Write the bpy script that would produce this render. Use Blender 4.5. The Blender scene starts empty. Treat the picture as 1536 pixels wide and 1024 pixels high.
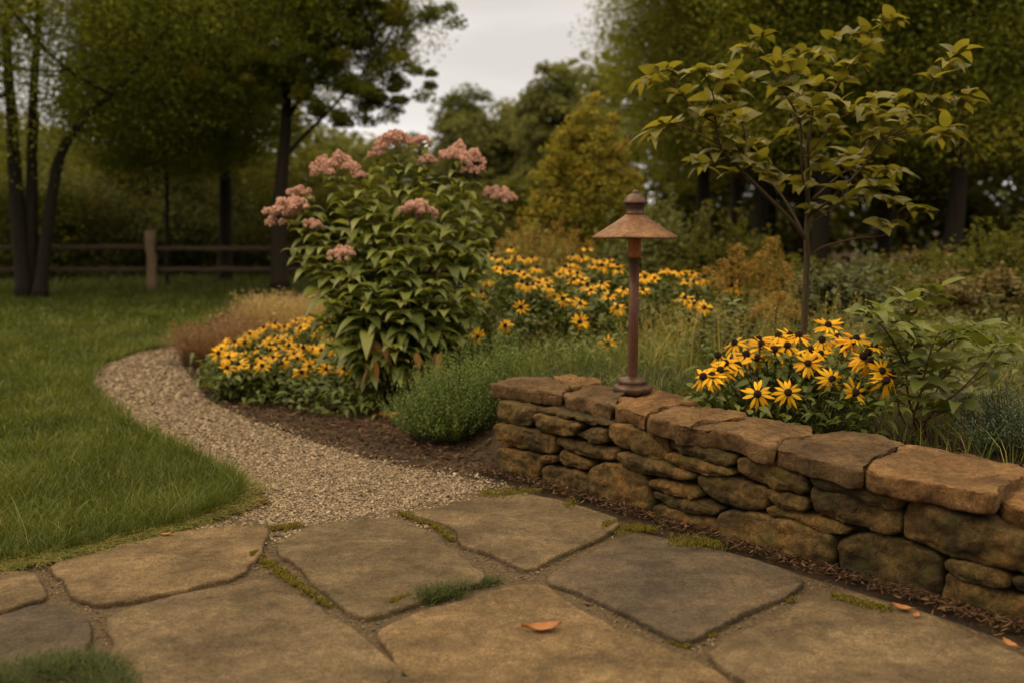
import bpy, math, random
import numpy as np
from mathutils import Vector, noise as mnoise
random.seed(7)
RNG = np.random.default_rng(11)
SC = bpy.context.scene
COL = SC.collection
R = math.radians

# ------------------------------------------------------------------ camera
F_PX, HOR, CAM_H = 1400.0, 345.0, 1.25            # focal length and horizon row in photo pixels (1536 wide)
PITCH = math.atan((512 - HOR) / F_PX)
cam_data = bpy.data.cameras.new("camera")
cam = bpy.data.objects.new("camera", cam_data)
COL.objects.link(cam)
cam.location = (0, 0, CAM_H)
cam.rotation_euler = (math.pi / 2 - PITCH, 0, 0)
cam_data.sensor_width = 36.0
cam_data.lens = 36.0 * F_PX / 1536.0
cam_data.clip_end = 800
cam_data.dof.use_dof = True
cam_data.dof.focus_distance = 3.85
cam_data.dof.aperture_fstop = 1.5
SC.camera = cam
SC.view_settings.view_transform = 'Standard'
SC.view_settings.look = 'None'
SC.view_settings.exposure = 0.0
SC.view_settings.gamma = 1.0
SC.cycles.use_denoising = True
SC.cycles.max_bounces = 6
SC.cycles.diffuse_bounces = 3
SC.cycles.glossy_bounces = 2
SC.cycles.transmission_bounces = 3

# ------------------------------------------------------------------ sky and sun
SUN_EL, SUN_AZ = 48.0, -88.0                       # azimuth from +Y, negative = left
world = bpy.data.worlds.new("World")
SC.world = world
world.use_nodes = True
nt = world.node_tree
nt.nodes.clear()
N_ = nt.nodes.new
out = N_('ShaderNodeOutputWorld')
bg = N_('ShaderNodeBackground')
sky = N_('ShaderNodeTexSky'); sky.sky_type = 'NISHITA'; sky.sun_disc = False
sky.sun_elevation = R(SUN_EL); sky.sun_rotation = R(SUN_AZ)
tc = N_('ShaderNodeTexCoord')
sep = N_('ShaderNodeSeparateXYZ'); nt.links.new(tc.outputs['Generated'], sep.inputs[0])
mp = N_('ShaderNodeMapping'); mp.inputs['Scale'].default_value = (1.2, 1.2, 7)
nt.links.new(tc.outputs['Generated'], mp.inputs[0])
nz = N_('ShaderNodeTexNoise'); nz.inputs['Scale'].default_value = 2.2; nz.inputs['Detail'].default_value = 5
nt.links.new(mp.outputs[0], nz.inputs['Vector'])
rp = N_('ShaderNodeValToRGB')
rp.color_ramp.elements[0].position = 0.35; rp.color_ramp.elements[0].color = (0.78, 0.72, 0.675, 1)
rp.color_ramp.elements[1].position = 0.65; rp.color_ramp.elements[1].color = (1.02, 0.95, 0.90, 1)
nt.links.new(nz.outputs['Fac'], rp.inputs[0])
mr = N_('ShaderNodeMapRange'); mr.inputs['From Min'].default_value = -0.9; mr.inputs['From Max'].default_value = 0.9
mr.inputs['To Min'].default_value = 0.40; mr.inputs['To Max'].default_value = 1.0
nt.links.new(sep.outputs['Y'], mr.inputs['Value'])
zr = N_('ShaderNodeMapRange'); zr.inputs['From Min'].default_value = 0.25; zr.inputs['From Max'].default_value = 0.85
zr.inputs['To Min'].default_value = 0.0; zr.inputs['To Max'].default_value = 3.1         # overcast: brightest overhead
nt.links.new(sep.outputs['Z'], zr.inputs['Value'])
ad = N_('ShaderNodeMath'); ad.operation = 'ADD'; nt.links.new(mr.outputs[0], ad.inputs[0]); nt.links.new(zr.outputs[0], ad.inputs[1])
mul = N_('ShaderNodeVectorMath'); mul.operation = 'SCALE'
wz = N_('ShaderNodeMapRange'); wz.inputs['From Min'].default_value = 0.22; wz.inputs['From Max'].default_value = 0.6; nt.links.new(sep.outputs['Z'], wz.inputs['Value'])
wm = N_('ShaderNodeMix'); wm.data_type = 'RGBA'; nt.links.new(wz.outputs[0], wm.inputs['Factor']); nt.links.new(rp.outputs[0], wm.inputs['A']); wm.inputs['B'].default_value = (.77, .62, .40, 1)
nt.links.new(wm.outputs['Result'], mul.inputs[0]); nt.links.new(ad.outputs[0], mul.inputs['Scale'])
skm = N_('ShaderNodeVectorMath'); skm.operation = 'SCALE'; skm.inputs['Scale'].default_value = 0.10
nt.links.new(sky.outputs[0], skm.inputs[0])
mx = N_('ShaderNodeMix'); mx.data_type = 'RGBA'; mx.inputs['Factor'].default_value = 0.95
nt.links.new(skm.outputs[0], mx.inputs['A']); nt.links.new(mul.outputs[0], mx.inputs['B'])
nt.links.new(mx.outputs['Result'], bg.inputs['Color']); bg.inputs['Strength'].default_value = 1.0
nt.links.new(bg.outputs[0], out.inputs['Surface'])
sun_d = bpy.data.lights.new("sun", 'SUN'); sun_d.energy = 1.5; sun_d.use_shadow = True; sun_d.angle = R(12); sun_d.color = (1.0, 0.77, 0.47)
sun = bpy.data.objects.new("sun", sun_d); COL.objects.link(sun)
to_sun = Vector((math.sin(R(SUN_AZ)) * math.cos(R(SUN_EL)), math.cos(R(SUN_AZ)) * math.cos(R(SUN_EL)), math.sin(R(SUN_EL))))
sun.rotation_euler = to_sun.to_track_quat('Z', 'Y').to_euler()

# ------------------------------------------------------------------ geometry of the view
CP, SP = math.cos(PITCH), math.sin(PITCH)
def ray(px, py):
    x = (np.asarray(px, float) - 768) / F_PX; u = (512 - np.asarray(py, float)) / F_PX
    return np.stack([x, CP + SP * u, -SP + CP * u], -1)
def G(px, py, z=0.0):                              # point of the horizontal plane z seen at a photo pixel
    d = ray(px, py); k = (z - CAM_H) / d[..., 2]
    return np.array([0, 0, CAM_H]) + d * k[..., None]
def W(px, py, Y):                                  # point at world depth Y seen at a photo pixel
    d = ray(px, py); k = np.asarray(Y) / d[..., 1]
    return np.array([0, 0, CAM_H]) + d * k[..., None]
WA = G(737, 708)[:2]; WB = G(1536, 950)[:2]
WD = (WB - WA) / np.linalg.norm(WB - WA); WN = np.array([-WD[1], WD[0]])
WALL_LEN = float(np.linalg.norm(WB - WA)); WALL_TOP = 0.46
def sm(x, a, b):
    t = np.clip((x - a) / (b - a), 0, 1); return t * t * (3 - 2 * t)
def h(x, y):                                       # height of the planted bed
    x = np.asarray(x, float); y = np.asarray(y, float)
    s = (x - WA[0]) * WD[0] + (y - WA[1]) * WD[1]; t = (x - WA[0]) * WN[0] + (y - WA[1]) * WN[1]
    w = 0.40 + 0.6 * sm(-s, 0.0, 1.0)
    lump = 0.02 * np.sin(x * 2.3 + 1) * np.cos(y * 1.9)
    return (0.32 - .045 * sm(s, .8, 2.4) + lump) * sm(t, 0.22, w) * sm(s, -2.6, 0.1) - 0.0
def ground(px, py):
    z = 0.0
    for _ in range(8):
        p = G(px, py, z); z = float(h(p[0], p[1]))
    return np.array([p[0], p[1], z])

# ------------------------------------------------------------------ mesh helpers
class MB:
    def __init__(s): s.v = []; s.q = []; s.t = []; s.a = []; s.n = 0
    def add(s, v, q=None, t=None, a=0.5):
        v = np.asarray(v, float).reshape(-1, 3)
        if q is not None and len(q): s.q.append(np.asarray(q, int).reshape(-1, 4) + s.n)
        if t is not None and len(t): s.t.append(np.asarray(t, int).reshape(-1, 3) + s.n)
        a = np.broadcast_to(np.asarray(a, float), (len(v),)) if np.ndim(a) == 0 else np.asarray(a, float)
        s.v.append(v); s.a.append(a); s.n += len(v)
    def mesh(s, name, mat, smooth=True, origin=None):
        v = np.concatenate(s.v); a = np.concatenate(s.a)
        if origin is not None: v = v - np.asarray(origin)
        q = np.concatenate(s.q) if s.q else np.zeros((0, 4), int); t = np.concatenate(s.t) if s.t else np.zeros((0, 3), int)
        m = bpy.data.meshes.new(name)
        m.vertices.add(len(v)); m.vertices.foreach_set('co', v.astype(np.float32).ravel())
        loops = np.concatenate([q.ravel(), t.ravel()]).astype(np.int32)
        m.loops.add(len(loops)); m.loops.foreach_set('vertex_index', loops)
        st = np.concatenate([np.arange(len(q)) * 4, len(q) * 4 + np.arange(len(t)) * 3]).astype(np.int32)
        tot = np.concatenate([np.full(len(q), 4), np.full(len(t), 3)]).astype(np.int32)
        m.polygons.add(len(st)); m.polygons.foreach_set('loop_start', st); m.polygons.foreach_set('loop_total', tot)
        m.polygons.foreach_set('use_smooth', np.full(len(st), smooth))
        at = m.attributes.new('lv', 'FLOAT', 'POINT'); at.data.foreach_set('value', a.astype(np.float32))
        m.materials.append(mat); m.update(calc_edges=True); m.validate()
        return m
    def obj(s, name, mat, parent=None, smooth=True, origin=None):
        if parent is not None and origin is None: origin = np.array(parent_world(parent))
        if origin is None: origin = np.zeros(3)
        o = bpy.data.objects.new(name, s.mesh(name, mat, smooth, origin)); COL.objects.link(o)
        if parent is not None: o.parent = parent; o['_w'] = list(map(float, origin))
        else: o.location = origin; o['_w'] = list(map(float, origin))
        return o
def parent_world(o): return o['_w']
def tag(o, label=None, cat=None, group=None, kind=None):
    if label: o['label'] = label
    if cat: o['category'] = cat
    if group: o['group'] = group
    if kind: o['kind'] = kind
    return o
def thing(name, label, cat, loc, group=None):
    o = bpy.data.objects.new(name, None); COL.objects.link(o); o.location = loc; o['_w'] = list(map(float, loc))
    o.empty_display_size = 0.1
    return tag(o, label, cat, group)
def norm(v): return v / np.maximum(np.linalg.norm(v, axis=-1, keepdims=True), 1e-9)
def spline(pts, n=6):
    P = np.asarray(pts, float)
    if len(P) < 3:
        t = np.linspace(0, 1, n + 1)[:, None]; return P[0] * (1 - t) + P[-1] * t
    Q = np.vstack([2 * P[0] - P[1], P, 2 * P[-1] - P[-2]]); o = []
    for i in range(1, len(Q) - 2):
        for k in range(n):
            t = k / n
            o.append(.5 * ((2 * Q[i]) + (-Q[i-1] + Q[i+1]) * t + (2*Q[i-1] - 5*Q[i] + 4*Q[i+1] - Q[i+2]) * t*t + (-Q[i-1] + 3*Q[i] - 3*Q[i+1] + Q[i+2]) * t**3))
    o.append(P[-1]); return np.array(o)
def tube(mb, pts, r0, r1=None, ns=6, a=0.5, rad=None, bump=0.0):
    P = np.asarray(pts, float); n = len(P)
    T = norm(np.gradient(P, axis=0)); ref = np.array([0.13, 0.97, 0.2]) if abs(T[0][1]) < .8 else np.array([1.0, 0.1, 0])
    U = norm(np.cross(T, ref)); V = np.cross(T, U)
    if rad is None: rad = np.linspace(r0, r0 if r1 is None else r1, n)
    th = np.linspace(0, 2 * math.pi, ns, endpoint=False)
    rr = rad[:, None] * np.ones((1, ns))
    if bump: rr = rr * (1 + bump * RNG.standard_normal((n, ns)))
    v = P[:, None] + rr[..., None] * (np.cos(th)[None, :, None] * U[:, None] + np.sin(th)[None, :, None] * V[:, None])
    i = np.arange(n - 1)[:, None] * ns; j = np.arange(ns)[None]; j2 = (j + 1) % ns
    q = np.stack([i + j, i + j2, i + ns + j2, i + ns + j], -1).reshape(-1, 4)
    v = np.concatenate([v.reshape(-1, 3), P[-1:] + T[-1:] * rad[-1] * .6, P[:1] - T[:1] * rad[0] * .2])
    tp = n * ns; e = (n - 1) * ns
    t = [[e + k, e + (k + 1) % ns, tp] for k in range(ns)] + [[(k + 1) % ns, k, tp + 1] for k in range(ns)]
    mb.add(v, q, t, a)
PROF = {'lance': lambda t: np.sin(math.pi * t ** 0.75) ** 0.9, 'ovate': lambda t: np.sin(math.pi * t ** 0.62) ** 0.8,
        'petal': lambda t: (0.35 + 0.65 * np.sin(math.pi * np.clip(t, 0, 1) ** 0.9)) * np.where(t > .97, .15, np.where(t > .78, .8, 1)), 'blade': lambda t: (1 - t) ** .7 * .9 + .05}
def leaves(mb, P, D, L, Wd, nseg=4, droop=0.3, fold=0.25, prof='lance', roll=0.0, a=None, wave=0.0, serr=0.0):
    P = np.asarray(P, float).reshape(-1, 3); n = len(P); D = norm(np.asarray(D, float).reshape(-1, 3))
    L = np.broadcast_to(L, (n,)).astype(float); Wd = np.broadcast_to(Wd, (n,)).astype(float); droop = np.broadcast_to(droop, (n,))
    S = np.cross(D, np.array([0, 0, 1.0])); bad = np.linalg.norm(S, axis=1) < 1e-3; S[bad] = [1, 0, 0]; S = norm(S)
    U = np.cross(S, D); rl = RNG.normal(0, 1, n) * roll
    S, U = S * np.cos(rl)[:, None] + U * np.sin(rl)[:, None], U * np.cos(rl)[:, None] - S * np.sin(rl)[:, None]
    t = np.linspace(0, 1, nseg + 1); w = PROF[prof](t); w[-1] = max(w[-1] * 0, .02)
    if prof != 'blade': w[0] = max(w[0], .06)
    if serr: w = w * (1 + serr * np.where(np.arange(nseg + 1) % 2, 1, -1))
    tt = t[None, :, None]
    C = P[:, None] + D[:, None] * L[:, None, None] * tt * (1 - .25 * np.abs(droop)[:, None, None] * tt) - np.array([0, 0, 1.0]) * (droop * L)[:, None, None] * tt ** 2
    if wave: C = C + U[:, None] * (wave * L[:, None] * np.sin(t[None] * 7 + RNG.uniform(0, 6, n)[:, None]))[..., None]
    hw = (Wd[:, None] * .5 * w[None])[..., None]
    l = C - S[:, None] * hw + U[:, None] * hw * fold; r = C + S[:, None] * hw + U[:, None] * hw * fold
    v = np.stack([l, C, r], 2).reshape(-1, 3)
    base = np.arange(n)[:, None, None] * (nseg + 1) * 3 + np.arange(nseg)[None, :, None] * 3
    q0 = np.array([0, 1, 4, 3]); q1 = np.array([1, 2, 5, 4])
    q = np.concatenate([(base + q0).reshape(-1, 4), (base + q1).reshape(-1, 4)])
    a = RNG.uniform(0, 1, n) if a is None else np.broadcast_to(a, (n,))
    mb.add(v, q, None, np.repeat(a, (nseg + 1) * 3))
def diamonds(mb, P, size, a=None, flat=0.5, asp=0.55):        # small leaf-sized faces for far crowns
    P = np.asarray(P, float); n = len(P); size = np.broadcast_to(size, (n,))[:, None]
    D = RNG.normal(0, 1, (n, 3)); D[:, 2] *= flat; D = norm(D)
    S = norm(np.cross(D, RNG.normal(0, 1, (n, 3)) * np.array([flat, flat, 1.4])))
    Nn = np.cross(S, D)
    v = np.stack([P - D * size * .5, P + S * size * asp * .5 + Nn * size * .08, P + D * size * .5, P - S * size * asp * .5 + Nn * size * .08], 1).reshape(-1, 3)
    q = np.arange(n)[:, None] * 4 + np.arange(4)
    a = RNG.uniform(0, 1, n) if a is None else a
    mb.add(v, q, None, np.repeat(a, 4))
def blades(mb, P, Hh, Wd, lean, a=None, az=None):
    P = np.asarray(P, float); n = len(P); th = RNG.uniform(0, 2 * math.pi, n) if az is None else az
    D = np.stack([np.cos(th), np.sin(th), np.zeros(n)], -1); S = np.stack([-np.sin(th + RNG.normal(0, .5, n)), np.cos(th), np.zeros(n)], -1)
    Hh = np.broadcast_to(Hh, (n,)); Wd = np.broadcast_to(Wd, (n,)); lean = np.broadcast_to(lean, (n,))
    rows = []
    for t, w in ((0, 1), (.4, .85), (.75, .55), (1, .06)):
        c = P + np.array([0, 0, 1.0]) * (Hh * (t - .35 * np.minimum(lean, 1.6) * t * t))[:, None] + D * (Hh * lean * t ** 1.8)[:, None]
        rows += [c - S * (Wd * w * .5)[:, None], c + S * (Wd * w * .5)[:, None]]
    v = np.stack(rows, 1).reshape(-1, 3); b = np.arange(n)[:, None, None] * 8
    q = (b + np.array([[0, 1, 3, 2], [2, 3, 5, 4], [4, 5, 7, 6]])[None]).reshape(-1, 4)
    a = RNG.uniform(0, 1, n) if a is None else a
    mb.add(v, q, None, np.repeat(a, 8))
def inside(P, poly):
    x, y = P[:, 0], P[:, 1]; poly = np.asarray(poly)[:, :2]; c = np.zeros(len(P), bool); j = len(poly) - 1
    for i in range(len(poly)):
        xi, yi = poly[i]; xj, yj = poly[j]
        c ^= ((yi > y) != (yj > y)) & (x < (xj - xi) * (y - yi) / (yj - yi + 1e-12) + xi); j = i
    return c
def edge_dist(P, poly):
    poly = np.asarray(poly)[:, :2]; d = np.full(len(P), 1e9)
    for i in range(len(poly)):
        a, b = poly[i], poly[(i + 1) % len(poly)]; ab = b - a
        t = np.clip(((P[:, :2] - a) @ ab) / (ab @ ab + 1e-12), 0, 1); d = np.minimum(d, np.linalg.norm(P[:, :2] - (a + t[:, None] * ab), axis=1))
    return d
def scatter(poly, n):
    poly = np.asarray(poly)[:, :2]; lo, hi = poly.min(0), poly.max(0); out = []; k = 0
    while k < n:
        p = RNG.uniform(lo, hi, (n * 2, 2)); p = p[inside(p, poly)]; out.append(p); k += len(p)
    return np.concatenate(out)[:n]

# ------------------------------------------------------------------ materials
def mat_new(name):
    m = bpy.data.materials.new(name); m.use_nodes = True; t = m.node_tree; t.nodes.clear()
    o = t.nodes.new('ShaderNodeOutputMaterial'); return m, t, o
def noise_node(t, scale, detail=6, rough=.6, coord='Object', mscale=None, dist=0.0):
    tcn = t.nodes.new('ShaderNodeTexCoord'); n = t.nodes.new('ShaderNodeTexNoise')
    n.inputs['Scale'].default_value = scale; n.inputs['Detail'].default_value = detail; n.inputs['Roughness'].default_value = rough
    n.inputs['Distortion'].default_value = dist
    if coord == 'Pos':
        g = t.nodes.new('ShaderNodeNewGeometry'); src = g.outputs['Position']
    else: src = tcn.outputs[coord]
    if mscale:
        mm = t.nodes.new('ShaderNodeMapping'); mm.inputs['Scale'].default_value = mscale; t.links.new(src, mm.inputs[0]); src = mm.outputs[0]
    t.links.new(src, n.inputs['Vector']); return n.outputs['Fac']
def ramp(t, fac, stops, interp='LINEAR'):
    r = t.nodes.new('ShaderNodeValToRGB'); r.color_ramp.interpolation = interp
    while len(r.color_ramp.elements) < len(stops): r.color_ramp.elements.new(.5)
    for e, (p, c) in zip(r.color_ramp.elements, stops): e.position = p; e.color = (*c, 1) if len(c) == 3 else c
    t.links.new(fac, r.inputs[0]); return r.outputs[0]
def mixc(t, fac, a, b, mode='MIX'):
    m = t.nodes.new('ShaderNodeMix'); m.data_type = 'RGBA'; m.blend_type = mode
    if isinstance(fac, float): m.inputs['Factor'].default_value = fac
    else: t.links.new(fac, m.inputs['Factor'])
    for k, v in (('A', a), ('B', b)):
        if isinstance(v, tuple): m.inputs[k].default_value = (*v, 1)
        else: t.links.new(v, m.inputs[k])
    return m.outputs['Result']
def attr(t, name='lv'):
    a = t.nodes.new('ShaderNodeAttribute'); a.attribute_name = name; return a.outputs['Fac']
LEAF_GAIN = 1.55
def leaf_mat(name, c0, c1, trans=.3, rough=.55, c2=None, spec=.3, nscale=25, gain=None):
    m, t, o = mat_new(name); g_ = LEAF_GAIN if gain is None else gain
    c0, c1 = tuple(x * g_ for x in c0), tuple(x * g_ for x in c1)
    c2 = tuple(x * g_ for x in c2) if c2 else None
    stops = [(0.0, c0), (1.0, c1)] if c2 is None else [(0.0, c0), (.6, c1), (1.0, c2)]
    c = ramp(t, attr(t), stops)
    c = mixc(t, ramp(t, noise_node(t, nscale, 3), [(.3, (.0,)*3), (.7, (.5,)*3)]), c, mixc(t, 1.0, c, (.62, .66, .5), 'MULTIPLY'))
    b = t.nodes.new('ShaderNodeBsdfPrincipled'); t.links.new(c, b.inputs['Base Color']); b.inputs['Roughness'].default_value = rough
    b.inputs['Specular IOR Level'].default_value = spec
    tr = t.nodes.new('ShaderNodeBsdfTranslucent'); t.links.new(mixc(t, 1.0, c, (1.25, 1.2, .6), 'MULTIPLY'), tr.inputs['Color'])
    ms = t.nodes.new('ShaderNodeMixShader'); ms.inputs[0].default_value = trans
    t.links.new(b.outputs[0], ms.inputs[1]); t.links.new(tr.outputs[0], ms.inputs[2]); t.links.new(ms.outputs[0], o.inputs[0]); return m
def bump(t, b, height, strength, dist, prev=None):
    n = t.nodes.new('ShaderNodeBump'); n.inputs['Strength'].default_value = strength; n.inputs['Distance'].default_value = dist
    t.links.new(height, n.inputs['Height'])
    if prev is not None: t.links.new(prev, n.inputs['Normal'])
    t.links.new(n.outputs[0], b.inputs['Normal']); return n.outputs[0]
def stone_mat(name, cols, moss=0.0, bs=1.0, scale=1.0, coord='Pos', streak=None, speck=.5):
    m, t, o = mat_new(name)
    b = t.nodes.new('ShaderNodeBsdfPrincipled'); b.inputs['Roughness'].default_value = .88; b.inputs['Specular IOR Level'].default_value = .25
    n1 = noise_node(t, 5 * scale, 8, .62, coord, streak, .4); n2 = noise_node(t, 34 * scale, 6, .7, coord); n3 = noise_node(t, 220 * scale, 3, .7, coord)
    k = len(cols); n5 = noise_node(t, 80 * scale, 5, .75, coord); n6 = noise_node(t, 15 * scale, 7, .7, coord, None, 1.2)
    c = ramp(t, n1, [(.34 + .32 * i / (k - 1), cols[i]) for i in range(k)])
    c = mixc(t, ramp(t, n6, [(.40, (0,)*3), (.60, (speck * 1.3,)*3)]), c, mixc(t, 1.0, c, (.50, .47, .42), 'MULTIPLY'))
    c = mixc(t, ramp(t, n2, [(.46, (0,)*3), (.62, (speck,)*3)]), c, mixc(t, 1.0, c, (.52, .48, .42), 'MULTIPLY'))
    c = mixc(t, ramp(t, n5, [(.45, (0,)*3), (.68, (.75,)*3)]), c, mixc(t, 1.0, c, (1.55, 1.45, 1.30), 'MULTIPLY'))
    c = mixc(t, ramp(t, n3, [(.42, (1,)*3), (.58, (.0,)*3)]), c, mixc(t, 1.0, c, (.60, .58, .54), 'MULTIPLY'))
    if moss:
        n4 = noise_node(t, 9 * scale, 5, .65, coord)
        c = mixc(t, ramp(t, n4, [(.52, (0,)*3), (.68, (moss,)*3)]), c, (.050, .052, .012))
    lv = attr(t)
    c = mixc(t, 1.0, c, ramp(t, lv, [(0, (.62, .66, .66)), (.5, (1, 1, 1)), (1, (1.38, 1.25, 1.05))]), 'MULTIPLY')
    t.links.new(c, b.inputs['Base Color'])
    p = bump(t, b, n1, .6 * bs, .03); p = bump(t, b, n6, .7 * bs, .012, p); p = bump(t, b, n2, .8 * bs, .008, p); bump(t, b, n5, .8 * bs, .004, p)
    t.links.new(b.outputs[0], o.inputs[0]); return m
def plain(name, cols, rough=.85, scale=20, bs=.4, bd=.005, mscale=None, use_lv=False, spec=.3, metal=0.0):
    m, t, o = mat_new(name); b = t.nodes.new('ShaderNodeBsdfPrincipled'); b.inputs['Roughness'].default_value = rough
    b.inputs['Specular IOR Level'].default_value = spec; b.inputs['Metallic'].default_value = metal
    n = noise_node(t, scale, 6, .65, 'Object', mscale); k = len(cols)
    f = attr(t) if use_lv else n
    c = ramp(t, f, [((.05 + .9 * i / (k - 1)) if use_lv else (.3 + .4 * i / (k - 1)), cols[i]) for i in range(k)])
    if use_lv: c = mixc(t, ramp(t, n, [(.35, (0,)*3), (.65, (.6,)*3)]), c, mixc(t, 1.0, c, (.6, .6, .6), 'MULTIPLY'))
    t.links.new(c, b.inputs['Base Color']); bump(t, b, n, bs, bd); t.links.new(b.outputs[0], o.inputs[0]); return m

M = {}
M['soil'] = plain('soil', [(.014, .009, .005), (.038, .024, .013), (.060, .037, .020)], .95, 14, 1.0, .03)
M['lawn'] = plain('lawn_soil', [(.018, .024, .007), (.03, .042, .01), (.05, .06, .014)], .95, 9, .8, .03)
M['sand'] = plain('joint_sand', [(.035, .024, .013), (.075, .052, .029), (.13, .095, .055)], .95, 90, 1.0, .012)
M['gravel'] = plain('gravel_bed', [(.09, .06, .035), (.20, .145, .09), (.30, .23, .15)], .9, 120, 1.0, .012)
M['pebble'] = plain('pebble', [(.09, .062, .038), (.18, .132, .088), (.25, .19, .132), (.36, .29, .21)], .8, 60, .3, .002, use_lv=True)
M['bark'] = plain('bark_chip', [(.018, .010, .006), (.045, .024, .012), (.085, .042, .021), (.15, .085, .045)], .9, 60, .6, .003, use_lv=True)
M['moss'] = leaf_mat('moss', (.08, .07, .012), (.20, .165, .028), .2, .9, spec=.1, gain=1.0)
M['flag_tan'] = stone_mat('flagstone_tan', [(.092, .068, .042), (.145, .108, .067), (.200, .150, .094)], 0.12, 1.5, .6, speck=.42, streak=(1, 1.6, 1))
M['flag_blue'] = stone_mat('flagstone_blue', [(.060, .047, .037), (.090, .070, .053), (.145, .108, .072)], 0.1, 1.5, .6, speck=.36, streak=(1, 1.6, 1))
M['stone'] = stone_mat('field_stone', [(.052, .038, .017), (.110, .076, .032), (.175, .115, .045), (.24, .135, .042)], .75, 1.5, 1.0, speck=.7)
M['cap'] = stone_mat('cap_stone', [(.090, .052, .026), (.150, .090, .043), (.225, .138, .066)], .25, 1.2, .9, speck=.6, streak=(1, 1, 1.6))
M['grass'] = leaf_mat('grass_blade', (.036, .052, .010), (.092, .116, .022), .3, .6, c2=(.19, .17, .05), gain=1.36)
M['tuft'] = leaf_mat('tuft_blade', (.028, .042, .010), (.085, .105, .022), .25, .6, gain=.95)
M['meadow'] = leaf_mat('meadow_grass', (.055, .078, .016), (.140, .150, .036), .3, .7, c2=(.30, .22, .09))
M['tan_grass'] = leaf_mat('tan_grass', (.12, .055, .048), (.25, .165, .105), .4, .7, c2=(.38, .30, .17), gain=1.3)
M['jp_leaf'] = leaf_mat('joe_pye_leaf', (.078, .100, .024), (.185, .205, .060), .44, .42, nscale=12, spec=.45)
M['jp_stem'] = plain('joe_pye_stem', [(.05, .025, .015), (.10, .06, .025)], .6, 15)
M['jp_flower'] = leaf_mat('joe_pye_floret', (.48, .255, .215), (.80, .52, .45), .15, .8, spec=.1, gain=1.0)
M['old_leaf'] = leaf_mat('withered_leaf', (.13, .06, .015), (.25, .12, .025), .3, .6, gain=1.0)
M['rb_leaf'] = leaf_mat('coneflower_leaf', (.036, .052, .012), (.085, .100, .022), .28, .5)
M['rb_petal'] = leaf_mat('coneflower_petal', (.72, .33, .008), (.90, .52, .018), .25, .5, spec=.2, gain=1.0)
M['rb_cone'] = plain('coneflower_cone', [(.008, .004, .003), (.03, .012, .006)], .8, 300, 1, .003)
M['hyssop'] = leaf_mat('feathery_leaf', (.030, .060, .014), (.085, .130, .028), .25, .55, c2=(.17, .19, .05))
M['sap_leaf'] = leaf_mat('sapling_leaf', (.068, .067, .012), (.138, .128, .026), .46, .42, c2=(.165, .135, .028), nscale=10)
M['sap_bark'] = plain('sapling_bark', [(.035, .025, .012), (.08, .055, .028)], .8, 40, .8, .004, mscale=(3, 3, .6))
M['twig'] = plain('red_twig', [(.06, .022, .014), (.12, .05, .025)], .6, 40)
M['shrub_leaf'] = leaf_mat('shrub_leaf', (.058, .072, .018), (.120, .135, .036), .36, .42, nscale=12)
M['grey_leaf'] = leaf_mat('grey_green_leaf', (.07, .085, .040), (.14, .15, .075), .3, .6)
M['grey_shrub'] = leaf_mat('grey_shrub_leaf', (.040, .050, .024), (.080, .088, .042), .3, .7)
M['blue_leaf'] = leaf_mat('blue_green_needle', (.034, .056, .038), (.078, .100, .066), .2, .6)
M['gold'] = leaf_mat('goldenrod_plume', (.15, .095, .025), (.34, .22, .060), .35, .8, gain=1.25)
M['bg_bark'] = plain('tree_bark', [(.014, .011, .007), (.038, .029, .019)], .9, 12, 1, .03, mscale=(4, 4, .6))
M['bg_a'] = leaf_mat('maple_leaf', (.056, .070, .014), (.098, .108, .022), .5, .8, spec=.12, c2=(.145, .130, .024), nscale=.7, gain=2.45)
M['bg_b'] = leaf_mat('oak_leaf', (.048, .053, .013), (.086, .086, .020), .46, .8, spec=.12, nscale=.7, gain=1.5)
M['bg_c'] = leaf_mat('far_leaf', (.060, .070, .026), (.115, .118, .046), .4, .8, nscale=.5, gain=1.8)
M['bg_y'] = leaf_mat('yellow_leaf', (.12, .12, .018), (.22, .19, .030), .4, .7, c2=(.32, .22, .04), nscale=3)
M['bg_r'] = leaf_mat('russet_leaf', (.05, .05, .018), (.095, .080, .028), .3, .7, c2=(.13, .070, .028), nscale=3)
M['fence'] = plain('weathered_rail', [(.045, .032, .022), (.095, .068, .046)], .9, 12, 1, .01, mscale=(.4, 4, 4))
M['post'] = plain('weathered_post', [(.13, .090, .058), (.24, .17, .11)], .9, 12, 1, .01, mscale=(6, 6, .5))

# ------------------------------------------------------------------ ground, lawn, path, patio base
def axis(a, b, step, far, k=24):
    core = np.arange(a, b + step * .5, step); g = np.geomspace(step, far, k)
    return np.concatenate([a - g[::-1], core, b + g])
xs = axis(-6, 6, .12, 240); ys = axis(1.0, 14, .12, 300)
X, Y = np.meshgrid(xs, ys, indexing='ij')
Z = h(X, Y) - 0.012
hills = sm(np.hypot(X, Y), 90, 260) * 5
v = np.stack([X, Y, Z + hills], -1).reshape(-1, 3)
ny = len(ys); ii, jj = np.meshgrid(np.arange(len(xs) - 1), np.arange(ny - 1), indexing='ij'); b0 = (ii * ny + jj).ravel()
mb = MB(); mb.add(v, np.stack([b0, b0 + ny, b0 + ny + 1, b0 + 1], -1))
tag(mb.obj('ground', M['soil']), kind='structure', label='dark soil and bark mulch ground under the garden')

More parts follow.
